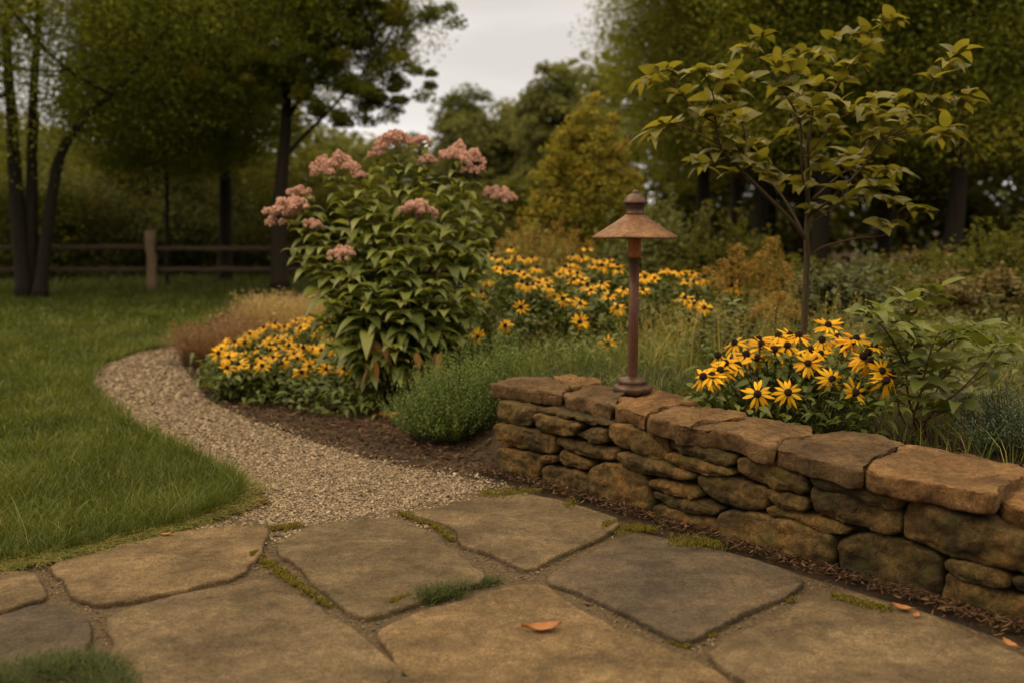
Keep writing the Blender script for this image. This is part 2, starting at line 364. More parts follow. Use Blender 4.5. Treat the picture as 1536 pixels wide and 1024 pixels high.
LAWN_PX = [(-400, 935), (0, 852), (60, 842), (150, 822), (250, 797), (330, 772), (366, 748), (352, 722), (300, 695), (262, 675), (200, 640), (158, 607), (136, 580), (143, 563), (165, 546), (205, 531), (262, 521), (292, 512), (320, 480), (440, 440)]
LAWN = [G(a, b) for a, b in LAWN_PX] + [np.array([-3.0, 21, 0]), np.array([-3.0, 60, 0]), np.array([-60, 60, 0]), np.array([-60, 3, 0])]
PATH_PX = [(366, 748), (352, 722), (300, 695), (262, 675), (200, 640), (158, 607), (136, 580), (143, 563), (165, 546), (205, 531), (262, 521), (300, 508), (330, 505), (276, 528), (274, 550), (292, 578), (312, 602), (378, 632), (450, 657), (560, 692), (640, 707), (720, 722), (752, 735), (700, 765), (640, 790), (560, 815), (420, 820), (330, 800), (300, 790)]
PATH = [G(a, b) for a, b in PATH_PX]
def sheet(name, poly, z, mat):
    import bmesh
    bm = bmesh.new(); vs = [bm.verts.new((p[0], p[1], z)) for p in poly]; f = bm.faces.new(vs)
    if f.normal.z < 0: bmesh.ops.reverse_faces(bm, faces=[f])
    bmesh.ops.triangulate(bm, faces=bm.faces[:]); m = bpy.data.meshes.new(name); bm.to_mesh(m); bm.free()
    m.materials.append(mat); o = bpy.data.objects.new(name, m); COL.objects.link(o); return o
def smooth_poly(P, n=5):
    P = np.asarray(P, float); return spline(np.vstack([P, P[:1]]), n)[:-1]
tag(sheet('lawn', LAWN, 0.0, M['lawn']), kind='structure', label='green mown lawn sweeping back to the rail fence')
tag(sheet('gravel_path', PATH, 0.003, M['gravel']), kind='structure', label='pale gravel path curving between lawn and flower bed')
PATIO_PX = [(-500, 960), (0, 840), (150, 815), (330, 775), (360, 778), (420, 792), (600, 765), (740, 730), (830, 752), (960, 800), (1100, 835), (1250, 880), (1400, 925), (1536, 975), (1800, 1060), (1800, 1600), (-500, 1600)]
PATIO = [G(a, b) for a, b in PATIO_PX]
tag(sheet('patio_base', PATIO, 0.008, M['sand']), kind='structure', label='sandy joints beneath the flagstone patio')

# lawn blades: individual where near, broader and sparser with distance
def lawn_blades(poly, n, ymin, ymax, hh, ww, lean=.6, edge=None):
    p = scatter(np.array(poly), n); k = (p[:, 1] >= ymin) & (p[:, 1] < ymax) & (np.abs(p[:, 0]) < p[:, 1] * .62 + .6); return p[k]
mb = MB()
L2 = np.array(LAWN)[:, :2]
def region(x0, x1, y0, y1, dens):
    n = int((x1 - x0) * (y1 - y0) * dens); p = np.stack([RNG.uniform(x0, x1, n), RNG.uniform(y0, y1, n)], -1)
    p = p[(np.abs(p[:, 0]) < p[:, 1] * .60 + .5)]; return p[inside(p, L2)]
for (x0, x1, y0, y1, dens, hh, ww) in ((-3.3, 0, 2.4, 5.2, 16000, .062, .0032), (-4.5, 0, 5.2, 8, 6500, .058, .0052), (-7, 0, 8, 12, 2200, .06, .009), (-13, 0, 12, 20, 700, .065, .016), (-20, 0, 20, 30, 90, .08, .05)):
    p = region(x0, x1, y0, y1, dens)
    cl = np.array([mnoise.noise(Vector((a * 2.2, b * 2.2, 0))) for a, b in p[::1]]) if len(p) < 90000 else np.sin(p[:, 0] * 5) * np.cos(p[:, 1] * 4) * .4
    H_ = hh * (1 + .45 * cl) * RNG.lognormal(0, .32, len(p))
    ed = edge_dist(p, LAWN); H_ *= 1 + .9 * np.exp(-ed / .09)
    aa = np.clip(.35 + .35 * cl + RNG.normal(0, .16, len(p)) + (RNG.uniform(0, 1, len(p)) < .05) * .6, 0, 1)
    az = RNG.uniform(0, 2 * math.pi, len(p)); az = np.where(RNG.uniform(0, 1, len(p)) < .45, RNG.normal(-.7, .7, len(p)) + cl, az)
    blades(mb, np.column_stack([p, np.zeros(len(p))]), H_, ww * RNG.uniform(.7, 1.3, len(p)), RNG.uniform(.15, 1.0, len(p)), aa, az)
tag(mb.obj('grass', M['grass']), 'short green lawn grass left of the gravel path', 'grass', kind='stuff')
# dry thatch hanging over the lawn edge
mb = MB()
E = np.array([G(a, b)[:2] for a, b in LAWN_PX[:14]]); E = spline(np.column_stack([E, np.zeros(len(E))]), 8)[:, :2]
seg = RNG.integers(0, len(E) - 1, 9000); tt = RNG.uniform(0, 1, 9000)[:, None]; p = E[seg] * (1 - tt) + E[seg + 1] * tt + RNG.normal(0, .035, (9000, 2))
k = (p[:, 1] < 6) & (np.abs(p[:, 0]) < p[:, 1] * .6 + .3); p = p[k]
blades(mb, np.column_stack([p, np.zeros(len(p))]), RNG.uniform(.03, .085, len(p)), .0026, RNG.uniform(.8, 2.2, len(p)), RNG.uniform(0, 1, len(p)), RNG.normal(-1.0, .9, len(p)))
tag(mb.obj('dry_edge_grass', M['meadow']), 'dry tan grass blades fringing the lawn edge', 'grass', kind='stuff')

# gravel
def rocks(mb, P, size, flat=.6, a=None):
    n = len(P); base = np.array([[1, 0, 0], [0, 1, 0], [-1, 0, 0], [0, -1, 0], [0, 0, 1], [0, 0, -1]], float)
    base = np.concatenate([base, norm(np.array([[1, 1, .8], [-1, 1, .8], [-1, -1, .8], [1, -1, .8]], float)) * 1.02])
    v = base[None] * RNG.uniform(.65, 1.25, (n, 10, 1)) * np.stack([RNG.uniform(.8, 1.4, n), RNG.uniform(.6, 1.0, n), RNG.uniform(.5, 1, n) * flat], -1)[:, None]
    th = RNG.uniform(0, 6.28, n); c, s = np.cos(th)[:, None], np.sin(th)[:, None]; tl = RNG.normal(0, .4, (n, 1))
    x, y, z = v[..., 0], v[..., 1], v[..., 2]; z, x = z + x * tl, x - z * tl
    v = np.stack([x * c - y * s, x * s + y * c, z], -1) * np.broadcast_to(size, (n,))[:, None, None] + P[:, None]
    T = []
    for i in range(4):
        j = (i + 1) % 4; T += [[i, j, 6 + i], [6 + i, j, 6 + j] if False else [i, 6 + i, 6 + (i - 1) % 4], [6 + i, 6 + (i + 1) % 4, 4], [j, i, 5]]
    T = np.array(T); t = (np.arange(n)[:, None, None] * 10 + T[None]).reshape(-1, 3)
    a = RNG.uniform(0, 1, n) if a is None else a
    mb.add(v.reshape(-1, 3), None, t, np.repeat(a, 10))
mb = MB(); PP = np.array(PATH)[:, :2]
for (y0, y1, dens, sz) in ((3.6, 5.0, 24000, .0050), (5.0, 6.6, 13000, .0066), (6.6, 11, 4500, .010)):
    n = int(5.5 * (y1 - y0) * dens); p = np.stack([RNG.uniform(-5, .5, n), RNG.uniform(y0, y1, n)], -1); p = p[inside(p, PP)]
    ed = edge_dist(p, PATH); p = p[(ed > .02) | (RNG.uniform(0, 1, len(p)) < .5)]
    s_ = sz * RNG.lognormal(0, .28, len(p)); rocks(mb, np.column_stack([p, .003 + s_ * RNG.uniform(.1, .7, len(p))]), s_)
# strays beyond the edges
seg = RNG.integers(0, len(PP) - 1, 2600); tt = RNG.uniform(0, 1, 2600)[:, None]; p = PP[seg] * (1 - tt) + PP[seg + 1] * tt + RNG.normal(0, .04, (2600, 2))
rocks(mb, np.column_stack([p, np.full(len(p), .012)]), .0062 * RNG.lognormal(0, .3, len(p)))
tag(mb.obj('gravel', M['pebble'], smooth=False), 'loose pale gravel covering the curving path', 'gravel', kind='stuff')

# grit in the patio joints
mb = MB(); n = 60000; p = np.stack([RNG.uniform(-2.4, 2.0, n), RNG.uniform(2.0, 4.6, n)], -1); p = p[inside(p, np.array(PATIO)[:, :2])]
FLAGS = {}
c9 = lambda L: [(a / 2, 700 + b / 2) for a, b in L]; c10 = lambda L: [(560 + a / 2.0757, 700 + b / 2.0757) for a, b in L]
FLAGS['a'] = ('flag_tan', c9([(-500, 400), (-300, 350), (0, 308), (100, 306), (135, 350), (144, 392), (60, 412), (0, 432), (-300, 500)]), 'tan flagstone fragment at the lawn edge left of the long tan slab')
FLAGS['b'] = ('flag_tan', c9([(145, 290), (240, 265), (500, 198), (650, 174), (800, 172), (808, 205), (782, 265), (722, 322), (560, 362), (380, 400), (300, 410), (215, 392), (200, 350), (160, 315)]), 'long tan flagstone bordering the lawn tip and gravel')
FLAGS['c'] = ('flag_blue', c9([(-500, 590), (-200, 480), (0, 442), (130, 402), (185, 410), (272, 450), (278, 500), (262, 545), (240, 640), (0, 760), (-300, 800)]), 'blue-grey flagstone behind the bottom corner grass clump')
FLAGS['d'] = ('flag_tan', c9([(315, 465), (340, 430), (480, 390), (620, 358), (700, 355), (760, 332), (830, 340), (900, 375), (1000, 450), (1080, 492), (1160, 560), (1225, 622), (1140, 655), (950, 730), (700, 820), (420, 800), (370, 700), (320, 600), (332, 530)]), 'big brown flagstone right of the blue-grey corner slab')
FLAGS['e'] = ('flag_tan', c9([(830, 235), (870, 200), (940, 175), (1060, 152), (1190, 150), (1300, 190), (1350, 230), (1400, 280), (1478, 332), (1340, 368), (1240, 405), (1180, 430), (1075, 452), (1000, 400), (940, 350), (890, 290), (835, 265)]), 'greyish-brown rounded flagstone touching the gravel, green tuft on its near edge')
FLAGS['f'] = ('flag_tan', c10([(110, 140), (230, 112), (350, 92), (500, 82), (650, 118), (790, 165), (705, 225), (600, 265), (480, 318), (440, 305), (370, 270), (280, 245), (257, 215), (257, 185), (180, 165)]), 'tan flagstone between gravel path and wall end, pointed towards viewer')
FLAGS['g'] = ('flag_blue', c10([(540, 335), (620, 290), (720, 237), (830, 208), (1010, 238), (1210, 288), (1370, 355), (1260, 412), (1150, 460), (980, 545), (900, 520), (780, 450), (640, 390), (545, 355)]), 'dark blue-grey flagstone with pale flecks beside the stone wall')
FLAGS['h'] = ('flag_tan', c10([(2, 510), (60, 480), (200, 430), (300, 400), (440, 360), (530, 362), (600, 410), (720, 480), (860, 540), (1000, 590), (1090, 640), (1180, 720), (1100, 860), (600, 960), (250, 840), (110, 640), (20, 545)]), 'large tan flagstone carrying the dry orange leaf')
FLAGS['i'] = ('flag_tan', c10([(1040, 580), (1080, 540), (1270, 450), (1390, 390), (1470, 380), (1700, 445), (1900, 525), (2060, 600), (2300, 760), (2200, 900), (1700, 1000), (1330, 860), (1180, 680), (1060, 610)]), 'dim brown flagstone under the near end of the wall')
FLAGS['j'] = ('flag_tan', [(500, 1052), (575, 1024), (606, 1010), (640, 1035), (690, 1090), (620, 1180), (480, 1150)], 'sliver of tan flagstone at the bottom edge between two big slabs')
FPOLY = [np.array([G(a, b)[:2] for a, b in L]) for (_, L, _) in FLAGS.values()]
keep = np.ones(len(p), bool)
for fp in FPOLY: keep &= ~inside(p, fp)
p = p[keep]; s_ = .0034 * RNG.lognormal(0, .35, len(p))
rocks(mb, np.column_stack([p, .008 + s_ * .3]), s_, a=np.clip(RNG.normal(.15, .15, len(p)), 0, 1))
tag(mb.obj('joint_grit', M['pebble'], smooth=False), 'fine brown grit filling the joints of the patio', 'grit', kind='stuff')

# ------------------------------------------------------------------ stones
def fbm(p, s, o=4):
    return mnoise.fractal(Vector(p) * s, 1.0, 2.0, o)
def stone(poly2, O, Ux, Uy, Un, depth, inset, dome, rough, name, mat, parent=None, nper=60, nring=9, label=None, flat=False, seed=0, terr=0.0, lv=None, chip=1.0, edge=.02, facet=0.0, chipside=0.0):
    """a solid stone whose outline poly2 lies in the plane O + x*Ux + y*Uy, its face towards Un"""
    P = np.asarray(poly2, float)
    ar = .5 * np.sum(P[:, 0] * np.roll(P[:, 1], -1) - P[:, 1] * np.roll(P[:, 0], -1))
    if ar < 0: P = P[::-1]
    Q = P.copy()
    for _ in range(2 if not flat else 1):
        Q = np.stack([Q * .78 + np.roll(Q, -1, 0) * .22, Q * .22 + np.roll(Q, -1, 0) * .78], 1).reshape(-1, 2)
    seg = np.linalg.norm(np.roll(Q, -1, 0) - Q, axis=1); cum = np.concatenate([[0], np.cumsum(seg)]); tt = np.linspace(0, cum[-1], nper, endpoint=False)
    Qc = np.vstack([Q, Q[:1]]); Q = np.stack([np.interp(tt, cum, Qc[:, 0]), np.interp(tt, cum, Qc[:, 1])], -1)
    c = Q.mean(0); cov = np.cov((Q - c).T); ev, evec = np.linalg.eigh(cov); A1 = evec[:, 1]; A2 = evec[:, 0]
    loc = np.stack([(Q - c) @ A1, (Q - c) @ A2], -1); half = np.abs(loc).max(0); half = np.maximum(half, 1e-4)
    tang = np.roll(Q, -1, 0) - np.roll(Q, 1, 0); nrm2 = norm(np.stack([tang[:, 1], -tang[:, 0]], -1))
    je = np.array([fbm((q[0] + seed * 3.1, q[1], seed * 1.7), 14 if not flat else 9, 4) for q in Q]) * edge * chip
    Q = Q - nrm2 * (je * .8 + (.002 if flat else .0032))[:, None]; loc = np.stack([(Q - c) @ A1, (Q - c) @ A2], -1)
    prof = []                                       # (inset metres or fraction, height)
    m = half.min(); ins = min(inset, m * .8)
    for k in range(7):
        th = k / 6 * math.pi / 2; prof.append((ins * (1 - math.cos(th)), -ins * 1.0 * (1 - math.sin(th)) * (dome if not flat else 1)))
    rings = []
    bk = -depth
    rings.append((ins * .6, bk)); rings.append((0.0, bk + ins * .5)); rings.append((0.0, (bk - ins) * .5))
    rings += prof
    def scaled(d): f = np.maximum(1 - d / half, .02); return c + (loc[:, :1] * f[0]) * A1 + (loc[:, 1:] * f[1]) * A2
    V2 = []; Hh = []
    for d, z in rings: V2.append(scaled(d)); Hh.append(np.full(nper, z))
    last = V2[-1]; lc = last.mean(0)
    for k in range(1, nring + 1):
        f = 1 - k / nring * .985; V2.append(lc + (last - lc) * f); Hh.append(np.full(nper, (0 if flat else dome * ins * .45 * (1 - f * f))))
    V2 = np.array(V2); Hh = np.array(Hh)
    V3 = O + V2[..., :1] * Ux + V2[..., 1:] * Uy + Hh[..., None] * Un
    nr = len(V3); Vf = V3.reshape(-1, 3)
    V3s = V3.copy()
    if facet or terr:
        fa = np.array([(.42 - mnoise.voronoi(Vector((p[0] * 11 + seed, p[1] * 11, p[2] * 16)))[0][0]) * facet for p in Vf])
        lay = np.array([mnoise.fractal(Vector((p[0] * 5 + seed, p[1] * 5, p[2] * 2 + seed)), 1.0, 2.0, 4) for p in Vf]) * 4
        fl_ = np.floor(lay); fr = lay - fl_; lay = (fl_ + sm(fr, .35, .65)) * terr
        Vf0 = Vf; Vf = Vf + Un * (fa + lay)[:, None]
    else: Vf0 = Vf
    if rough:
        dsp = np.array([fbm((p[0] + seed * 2.7, p[1] + seed, p[2]), 9, 5) + .45 * mnoise.noise(Vector((p[0] * 38 + seed, p[1] * 38, p[2] * 38))) for p in Vf0])
        dirs = V3 - (O + c[0] * Ux + c[1] * Uy - Un * min(depth, .12)); dirs = norm(dirs).reshape(-1, 3) * .45 + Un * .55
        if chipside:
            o3 = nrm2[:, :1] * Ux + nrm2[:, 1:] * Uy; D3 = dirs.reshape(nr, nper, 3).copy(); D3[:6] = o3[None]; D3[6:8] = norm(o3[None] + Un); dirs = D3.reshape(-1, 3)
            sc_ = np.full((nr, nper), rough); sc_[:7] = chipside; fc = np.array([(.40 - mnoise.voronoi(Vector((p[0] * 13 + seed, p[1] * 13, p[2] * 22)))[0][0]) for p in V3[:7].reshape(-1, 3)]).reshape(7, nper)
            dd = dsp.reshape(nr, nper) * sc_; dd[:7] += fc * chipside * 1.2; Vf = Vf + dirs * dd.reshape(-1)[:, None]
        else: Vf = Vf + dirs * (dsp * rough)[:, None]
    ct = O + lc[0] * Ux + lc[1] * Uy + (Hh[-1, 0]) * Un; cb = O + c[0] * Ux + c[1] * Uy + bk * Un
    Vall = np.vstack([Vf, Vf[-nper:].mean(0)[None], cb[None]])
    i = np.arange(nr - 1)[:, None] * nper; j = np.arange(nper)[None]; j2 = (j + 1) % nper
    q = np.stack([i + j, i + j2, i + nper + j2, i + nper + j], -1).reshape(-1, 4)
    e = (nr - 1) * nper; T = [[e + k, e + (k + 1) % nper, nr * nper] for k in range(nper)] + [[(k + 1) % nper, k, nr * nper + 1] for k in range(nper)]
    mb = MB(); mb.add(Vall, q, T, RNG.uniform(0, 1) if lv is None else lv)
    o = mb.obj(name, mat, parent, origin=None if parent is not None else np.array([*(O + c[0] * Ux + c[1] * Uy)[:2], 0.0]))
    if label: o['label'] = label
    return o
EX, EY, EZ = np.eye(3)
for k, (key, (mt, L, lab)) in enumerate(FLAGS.items()):
    P = [G(a, b, .028)[:2] for a, b in L]
    o = stone(P, np.array([0, 0, .028]), EX, EY, EZ, .05, .010, 1, .0035, 'flagstone', M[mt], nper=170, nring=40, flat=True, seed=k + 1, edge=.016, terr=.0012, lv={'e': .3, 'h': .75, 'b': .7, 'a': .6}.get(key, .5))
    tag(o, lab, 'flagstone', 'flagstones of the patio')

# dry stone wall
wall = thing('stone_wall', 'low dry-stacked wall of brown field stones with flat cap slabs', 'wall', (float(WA[0]), float(WA[1]), 0))
WD3 = np.array([*WD, 0]); WN3 = np.array([*WN, 0])
def wall_st(px, py, off=0.0):                       # photo pixel -> (s, z) on the wall face
    d = ray(px, py); o = np.array([0, 0, CAM_H]); A = np.array([*WA, 0]) + WN3 * off
    k = ((A - o) @ WN3) / (d @ WN3); p = o + d * k; return ((p - A) @ WD3, p[2])
c6 = lambda L: [(720 + a / 3.012, 540 + b / 3.012) for a, b in L]; c7 = lambda L: [(1040 + a / 2.5605, 600 + b / 2.56) for a, b in L]
STONES = [c6(s) for s in (
 [(55, 180), (75, 165), (150, 168), (225, 198), (228, 300), (150, 304), (58, 275)],
 [(230, 208), (270, 205), (388, 222), (400, 264), (340, 270), (235, 242)],
 [(226, 245), (260, 238), (420, 283), (445, 298), (417, 354), (300, 342), (232, 317)],
 [(394, 243), (420, 236), (548, 262), (552, 308), (480, 298), (400, 272)],
 [(418, 328), (470, 304), (545, 312), (552, 350), (548, 386), (480, 384), (424, 348)],
 [(50, 290), (90, 280), (300, 338), (320, 350), (320, 424), (270, 430), (55, 378)],
 [(313, 358), (350, 350), (560, 392), (602, 412), (596, 462), (500, 460), (318, 398)],
 [(48, 400), (90, 388), (235, 418), (254, 440), (254, 525), (200, 560), (55, 515)],
 [(246, 432), (322, 430), (332, 472), (260, 474)],
 [(323, 418), (370, 414), (478, 458), (484, 485), (462, 508), (370, 492), (326, 462)],
 [(258, 485), (300, 472), (440, 515), (478, 530), (484, 625), (400, 640), (270, 600), (254, 520)],
 [(465, 520), (490, 462), (600, 462), (722, 512), (750, 560), (768, 680), (740, 715), (640, 700), (515, 655), (468, 600)],
 [(545, 298), (580, 280), (740, 308), (814, 343), (832, 390), (820, 464), (760, 470), (620, 410), (560, 368)],
 [(596, 418), (640, 412), (830, 470), (955, 522), (950, 550), (860, 536), (700, 522), (608, 462)],
 [(818, 366), (860, 348), (960, 366), (1124, 433), (1124, 494), (1020, 480), (900, 436), (824, 408)],
 [(818, 428), (860, 418), (1000, 460), (1125, 503), (1126, 535), (1020, 536), (880, 500), (822, 462)],
 [(743, 543), (790, 526), (952, 572), (980, 620), (940, 644), (850, 620), (748, 580)],
 [(948, 528), (1000, 517), (1230, 567), (1264, 598), (1266, 684), (1180, 695), (1020, 646), (952, 578)],
 [(756, 603), (790, 591), (1000, 645), (1068, 672), (1064, 710), (960, 712), (778, 646)],
 [(758, 662), (790, 648), (1000, 702), (1066, 722), (1068, 815), (990, 825), (850, 780), (762, 720)])] + [c7(s) for s in (
 [(136, 233), (160, 219), (300, 237), (424, 268), (424, 370), (340, 368), (200, 322), (142, 277)],
 [(78, 450), (110, 424), (300, 447), (523, 512), (534, 560), (525, 660), (440, 675), (300, 640), (150, 590), (82, 510)],
 [(244, 348), (280, 343), (424, 382), (429, 434), (380, 440), (248, 394)],
 [(259, 408), (290, 400), (450, 446), (595, 498), (575, 528), (480, 526), (300, 466), (262, 438)],
 [(423, 288), (450, 282), (802, 347), (815, 385), (783, 428), (700, 424), (560, 373), (428, 328)],
 [(421, 338), (450, 326), (620, 375), (790, 428), (786, 525), (732, 534), (560, 486), (436, 434)],
 [(624, 313), (650, 298), (762, 326), (775, 350), (742, 362), (633, 338)],
 [(785, 430), (820, 369), (960, 384), (1270, 465), (1400, 515), (1410, 720), (1270, 682), (1050, 636), (850, 566), (792, 524)],
 [(523, 550), (580, 512), (700, 516), (902, 586), (940, 630), (935, 790), (850, 815), (700, 780), (556, 690), (524, 610)],
 [(938, 622), (970, 608), (1152, 646), (1212, 690), (1199, 734), (1100, 729), (948, 674)],
 [(1198, 688), (1230, 674), (1400, 722), (1400, 800), (1300, 780), (1204, 724)],
 [(926, 690), (960, 664), (1200, 740), (1330, 790), (1335, 990), (1200, 960), (960, 870), (928, 770)])]
# cap slabs, outlines read off the top plane
TOPZ = WALL_TOP
CAPS = [
 ('left', c6([(40, 112), (95, 88), (150, 72), (310, 72), (362, 88), (372, 104), (420, 118), (378, 134), (370, 150), (250, 138), (150, 118)]), .105, TOPZ),
 ('rear', c6([(318, 66), (440, 62), (560, 92), (545, 104), (430, 117), (374, 102), (368, 86)]), .08, TOPZ),
 ('two', c6([(374, 152), (382, 136), (430, 121), (560, 104), (640, 112), (720, 128), (640, 160), (600, 200), (560, 190), (450, 165)]), .10, TOPZ),
 ('lamp', c6([(602, 204), (645, 163), (725, 130), (800, 138), (930, 158), (1012, 190), (930, 202), (842, 212), (765, 236), (745, 250), (680, 222)]), .10, TOPZ + .004),
 ('four', c6([(752, 256), (770, 238), (845, 214), (1000, 203), (1130, 212), (1218, 250), (1060, 262), (975, 276), (958, 298), (860, 282)]), .10, TOPZ - .004),
 ('five', c7([(-75, 104), (-60, 92), (0, 82), (60, 73), (250, 58), (420, 85), (478, 120), (400, 136), (332, 148), (306, 178), (200, 142), (60, 112)]), .115, TOPZ),
 ('six', c7([(308, 182), (320, 158), (372, 140), (550, 115), (640, 115), (832, 170), (775, 182), (742, 206), (664, 238), (652, 270), (480, 222), (380, 196)]), .115, TOPZ + .004),
 ('seven', c7([(656, 272), (668, 240), (746, 210), (776, 184), (850, 170), (1060, 202), (1270, 252), (1285, 280), (1200, 330), (1158, 372), (1000, 330), (800, 300)]), .12, TOPZ + .006),
 ('eight', c7([(1162, 388), (1205, 334), (1290, 286), (1400, 300), (1560, 350), (1700, 420), (1650, 480), (1560, 520), (1300, 430)]), .12, TOPZ - .004)]
CAPZ = {}; CAPS_S = []
for (nm, L, th, z) in CAPS:                          # height of each slab so that its front edge lies just proud of the wall face
    Pz = np.array([G(a, b, z)[:2] for a, b in L]); t_ = (Pz - WA) @ WN; s_ = (Pz - WA) @ WD; fr = t_ < t_.min() + .06
    zf = float(np.mean([wall_st(*L[i], -.025)[1] for i in range(len(L)) if fr[i]])); CAPZ[nm] = .448 if nm in ('rear',) else min(.452, max(.375, zf)); CAPS_S.append((s_.min(), s_.max(), CAPZ[nm], nm))
def cap_bottom(s):
    c = [z - .070 for a, b, z, nm in CAPS_S if a - .02 <= s <= b + .02 and nm != 'rear']; return min(c) if c else .30
def zjit(P):
    P = np.array([wall_st(a, b) for a, b in P]); P[:, 1] = np.where(P[:, 1] < .035, P[:, 1] - .03, P[:, 1]); return P
off = np.array([*WA, 0])
for k, S_ in enumerate(STONES):
    P = zjit(S_); P[:, 1] = np.minimum(P[:, 1], [cap_bottom(q) for q in P[:, 0]]); big = np.ptp(P[:, 1])
    stone(P, off + WN3 * (.022 + .012 * math.sin(k * 2.3)), WD3, EZ, -WN3, .17 + .05 * math.sin(k), min(.017, big * .20), 1.25, .009, 'wall_stone', M['stone'], wall, nper=104, nring=14, seed=k + 20, edge=.012, facet=.024, terr=.0035)
# beyond the frame the same courses run on; behind the face the hearting and the back face
for k, (s0, s1, z0, z1) in enumerate([(.02, .38, -.02, .12), (.40, .80, -.02, .16), (.83, 1.25, -.02, .13), (.0, .36, .13, .23), (.37, .78, .17, .24), (.8, 1.25, .14, .23), (.0, .42, .235, .31), (.44, .85, .245, .31), (.86, 1.25, .235, .31)]):
    s0 += WALL_LEN + .02; s1 += WALL_LEN + .02
    if z0 < 0: s0 += .02
    P = [(s0, z0 + .02), (s0 + .04, z0), (s1 - .04, z0), (s1, z0 + .02), (s1, z1 - .02), (s1 - .04, z1), (s0 + .05, z1), (s0, z1 - .03)]
    stone(P, off + WN3 * .02, WD3, EZ, -WN3, .18, .03, .9, .012, 'wall_stone', M['stone'], wall, nper=40, nring=5, seed=k + 70)
mb = MB()                                           # hearting: packed rubble core
for (a, b, c, d) in ((.05, WALL_LEN + 1.25, .10, .36),):
    pts = [off + WD3 * s + WN3 * t + EZ * z for s in (a, b) for t in (c, d) for z in (-.05, .33)]
    mb.add(pts, [[0, 1, 3, 2], [4, 6, 7, 5], [0, 4, 5, 1], [2, 3, 7, 6], [1, 5, 7, 3], [0, 2, 6, 4]])
mb.obj('rubble_core', M['soil'], wall, smooth=False)
for k, (nm, L, th, z) in enumerate(CAPS):
    z = CAPZ[nm]; P = np.array([G(a, b, z)[:2] for a, b in L])
    stone(P, np.array([0, 0, z]), EX, EY, EZ, .074 if k else .066, .014, 1, .008, 'capstone', M['cap'], wall, nper=190, nring=30, flat=True, seed=k + 40, edge=.022, chip=.9, terr=.0040, facet=.004, chipside=.012)
P = [off[:2] + WD * s + WN * t for s, t in ((WALL_LEN + .75, -.01), (WALL_LEN + 1.25, .0), (WALL_LEN + 1.27, .38), (WALL_LEN + .6, .4))]
stone(P, np.array([0, 0, .385]), EX, EY, EZ, .08, .016, 1, .013, 'capstone', M['cap'], wall, nper=60, nring=8, flat=True, seed=60)

# ------------------------------------------------------------------ lamp
def lathe(mb, c, prof, ns=48, wob=0.0):
    th = np.linspace(0, 2 * math.pi, ns, endpoint=False); pr = np.array(prof, float)
    v = np.stack([pr[:, :1] * np.cos(th), pr[:, :1] * np.sin(th), np.repeat(pr[:, 1:], ns, 1)], -1)
    if wob: v[..., 2] += wob * np.sin(th * 3 + 1) * pr[:, :1] / pr[:, 0].max(); v[..., :2] *= 1 + wob * .3 * np.sin(th * 5)[None, :, None]
    n = len(pr); i = np.arange(n - 1)[:, None] * ns; j = np.arange(ns)[None]; j2 = (j + 1) % ns
    q = np.stack([i + j, i + j2, i + ns + j2, i + ns + j], -1).reshape(-1, 4)
    mb.add(v.reshape(-1, 3) + np.array(c), q, None, .5)
def rust_mat(name, cols, scale=18, mscale=None, rough=.55, metal=.45):
    m, t, o = mat_new(name); b = t.nodes.new('ShaderNodeBsdfPrincipled')
    n = noise_node(t, scale, 8, .7, 'Object', mscale); n2 = noise_node(t, scale * 6, 4, .7, 'Object', mscale); k = len(cols)
    c = ramp(t, n, [(.3 + .4 * i / (k - 1), cols[i]) for i in range(k)])
    c = mixc(t, ramp(t, n2, [(.45, (0,)*3), (.6, (.6,)*3)]), c, mixc(t, 1.0, c, (.5, .45, .42), 'MULTIPLY'))
    t.links.new(c, b.inputs['Base Color']); b.inputs['Metallic'].default_value = metal
    t.links.new(ramp(t, n2, [(.3, (rough - .12,)*3), (.7, (rough + .2,)*3)]), b.inputs['Roughness'])
    bump(t, b, n2, .35, .0015); t.links.new(b.outputs[0], o.inputs[0]); return m
M['rust_shade'] = rust_mat('weathered_copper_shade', [(.10, .048, .024), (.165, .082, .040), (.24, .120, .056)], 9, (1, 1, 1), .55)
M['rust_post'] = rust_mat('rusted_post', [(.045, .014, .006), (.085, .027, .011), (.12, .040, .016)], 12, (3, 3, .6), .6, .1)
M['rust_neck'] = rust_mat('orange_rust_sleeve', [(.20, .055, .012), (.40, .12, .022), (.48, .17, .035)], 16, (3, 3, .8), .45, .2)
M['rust_dark'] = rust_mat('dark_bronze', [(.042, .025, .018), (.085, .048, .032), (.13, .072, .048)], 20, None, .45, .5)
LZ = CAPZ['lamp']; lp = G(948.5, 587, LZ); lx, ly, lz = float(lp[0]), float(lp[1]), LZ + .003; K = ly / F_PX
zz = lambda py: CAM_H - (py - HOR) * ly / F_PX - lz
lamp = thing('garden_lamp', 'rusty copper path lamp with conical shade standing on the wall cap', 'lamp', (lx, ly, lz))
def lpart(name, prof, mat, **kw):
    mb = MB(); lathe(mb, (lx, ly, lz), prof, **kw); return mb.obj(name, M[mat], lamp)
lpart('base', [(0, -.008), (.088, -.008), (.094, -.002), (.0965, .010), (.0955, .024), (.088, .031), (.074, .034), (.071, .036), (.074, .044), (.0735, .056), (.066, .065), (.050, .069), (.034, .071), (.030, .075), (0, .075)], 'rust_dark')
lpart('post', [(.0245, .06), (.0248, .3), (.0245, zz(392)), (.0, zz(392))], 'rust_post')
lpart('collar', [(.0, zz(391)), (.026, zz(391)), (.036, zz(390.5)), (.038, zz(389)), (.037, zz(387.5)), (.03, zz(386.5)), (0, zz(386.5))], 'rust_dark')
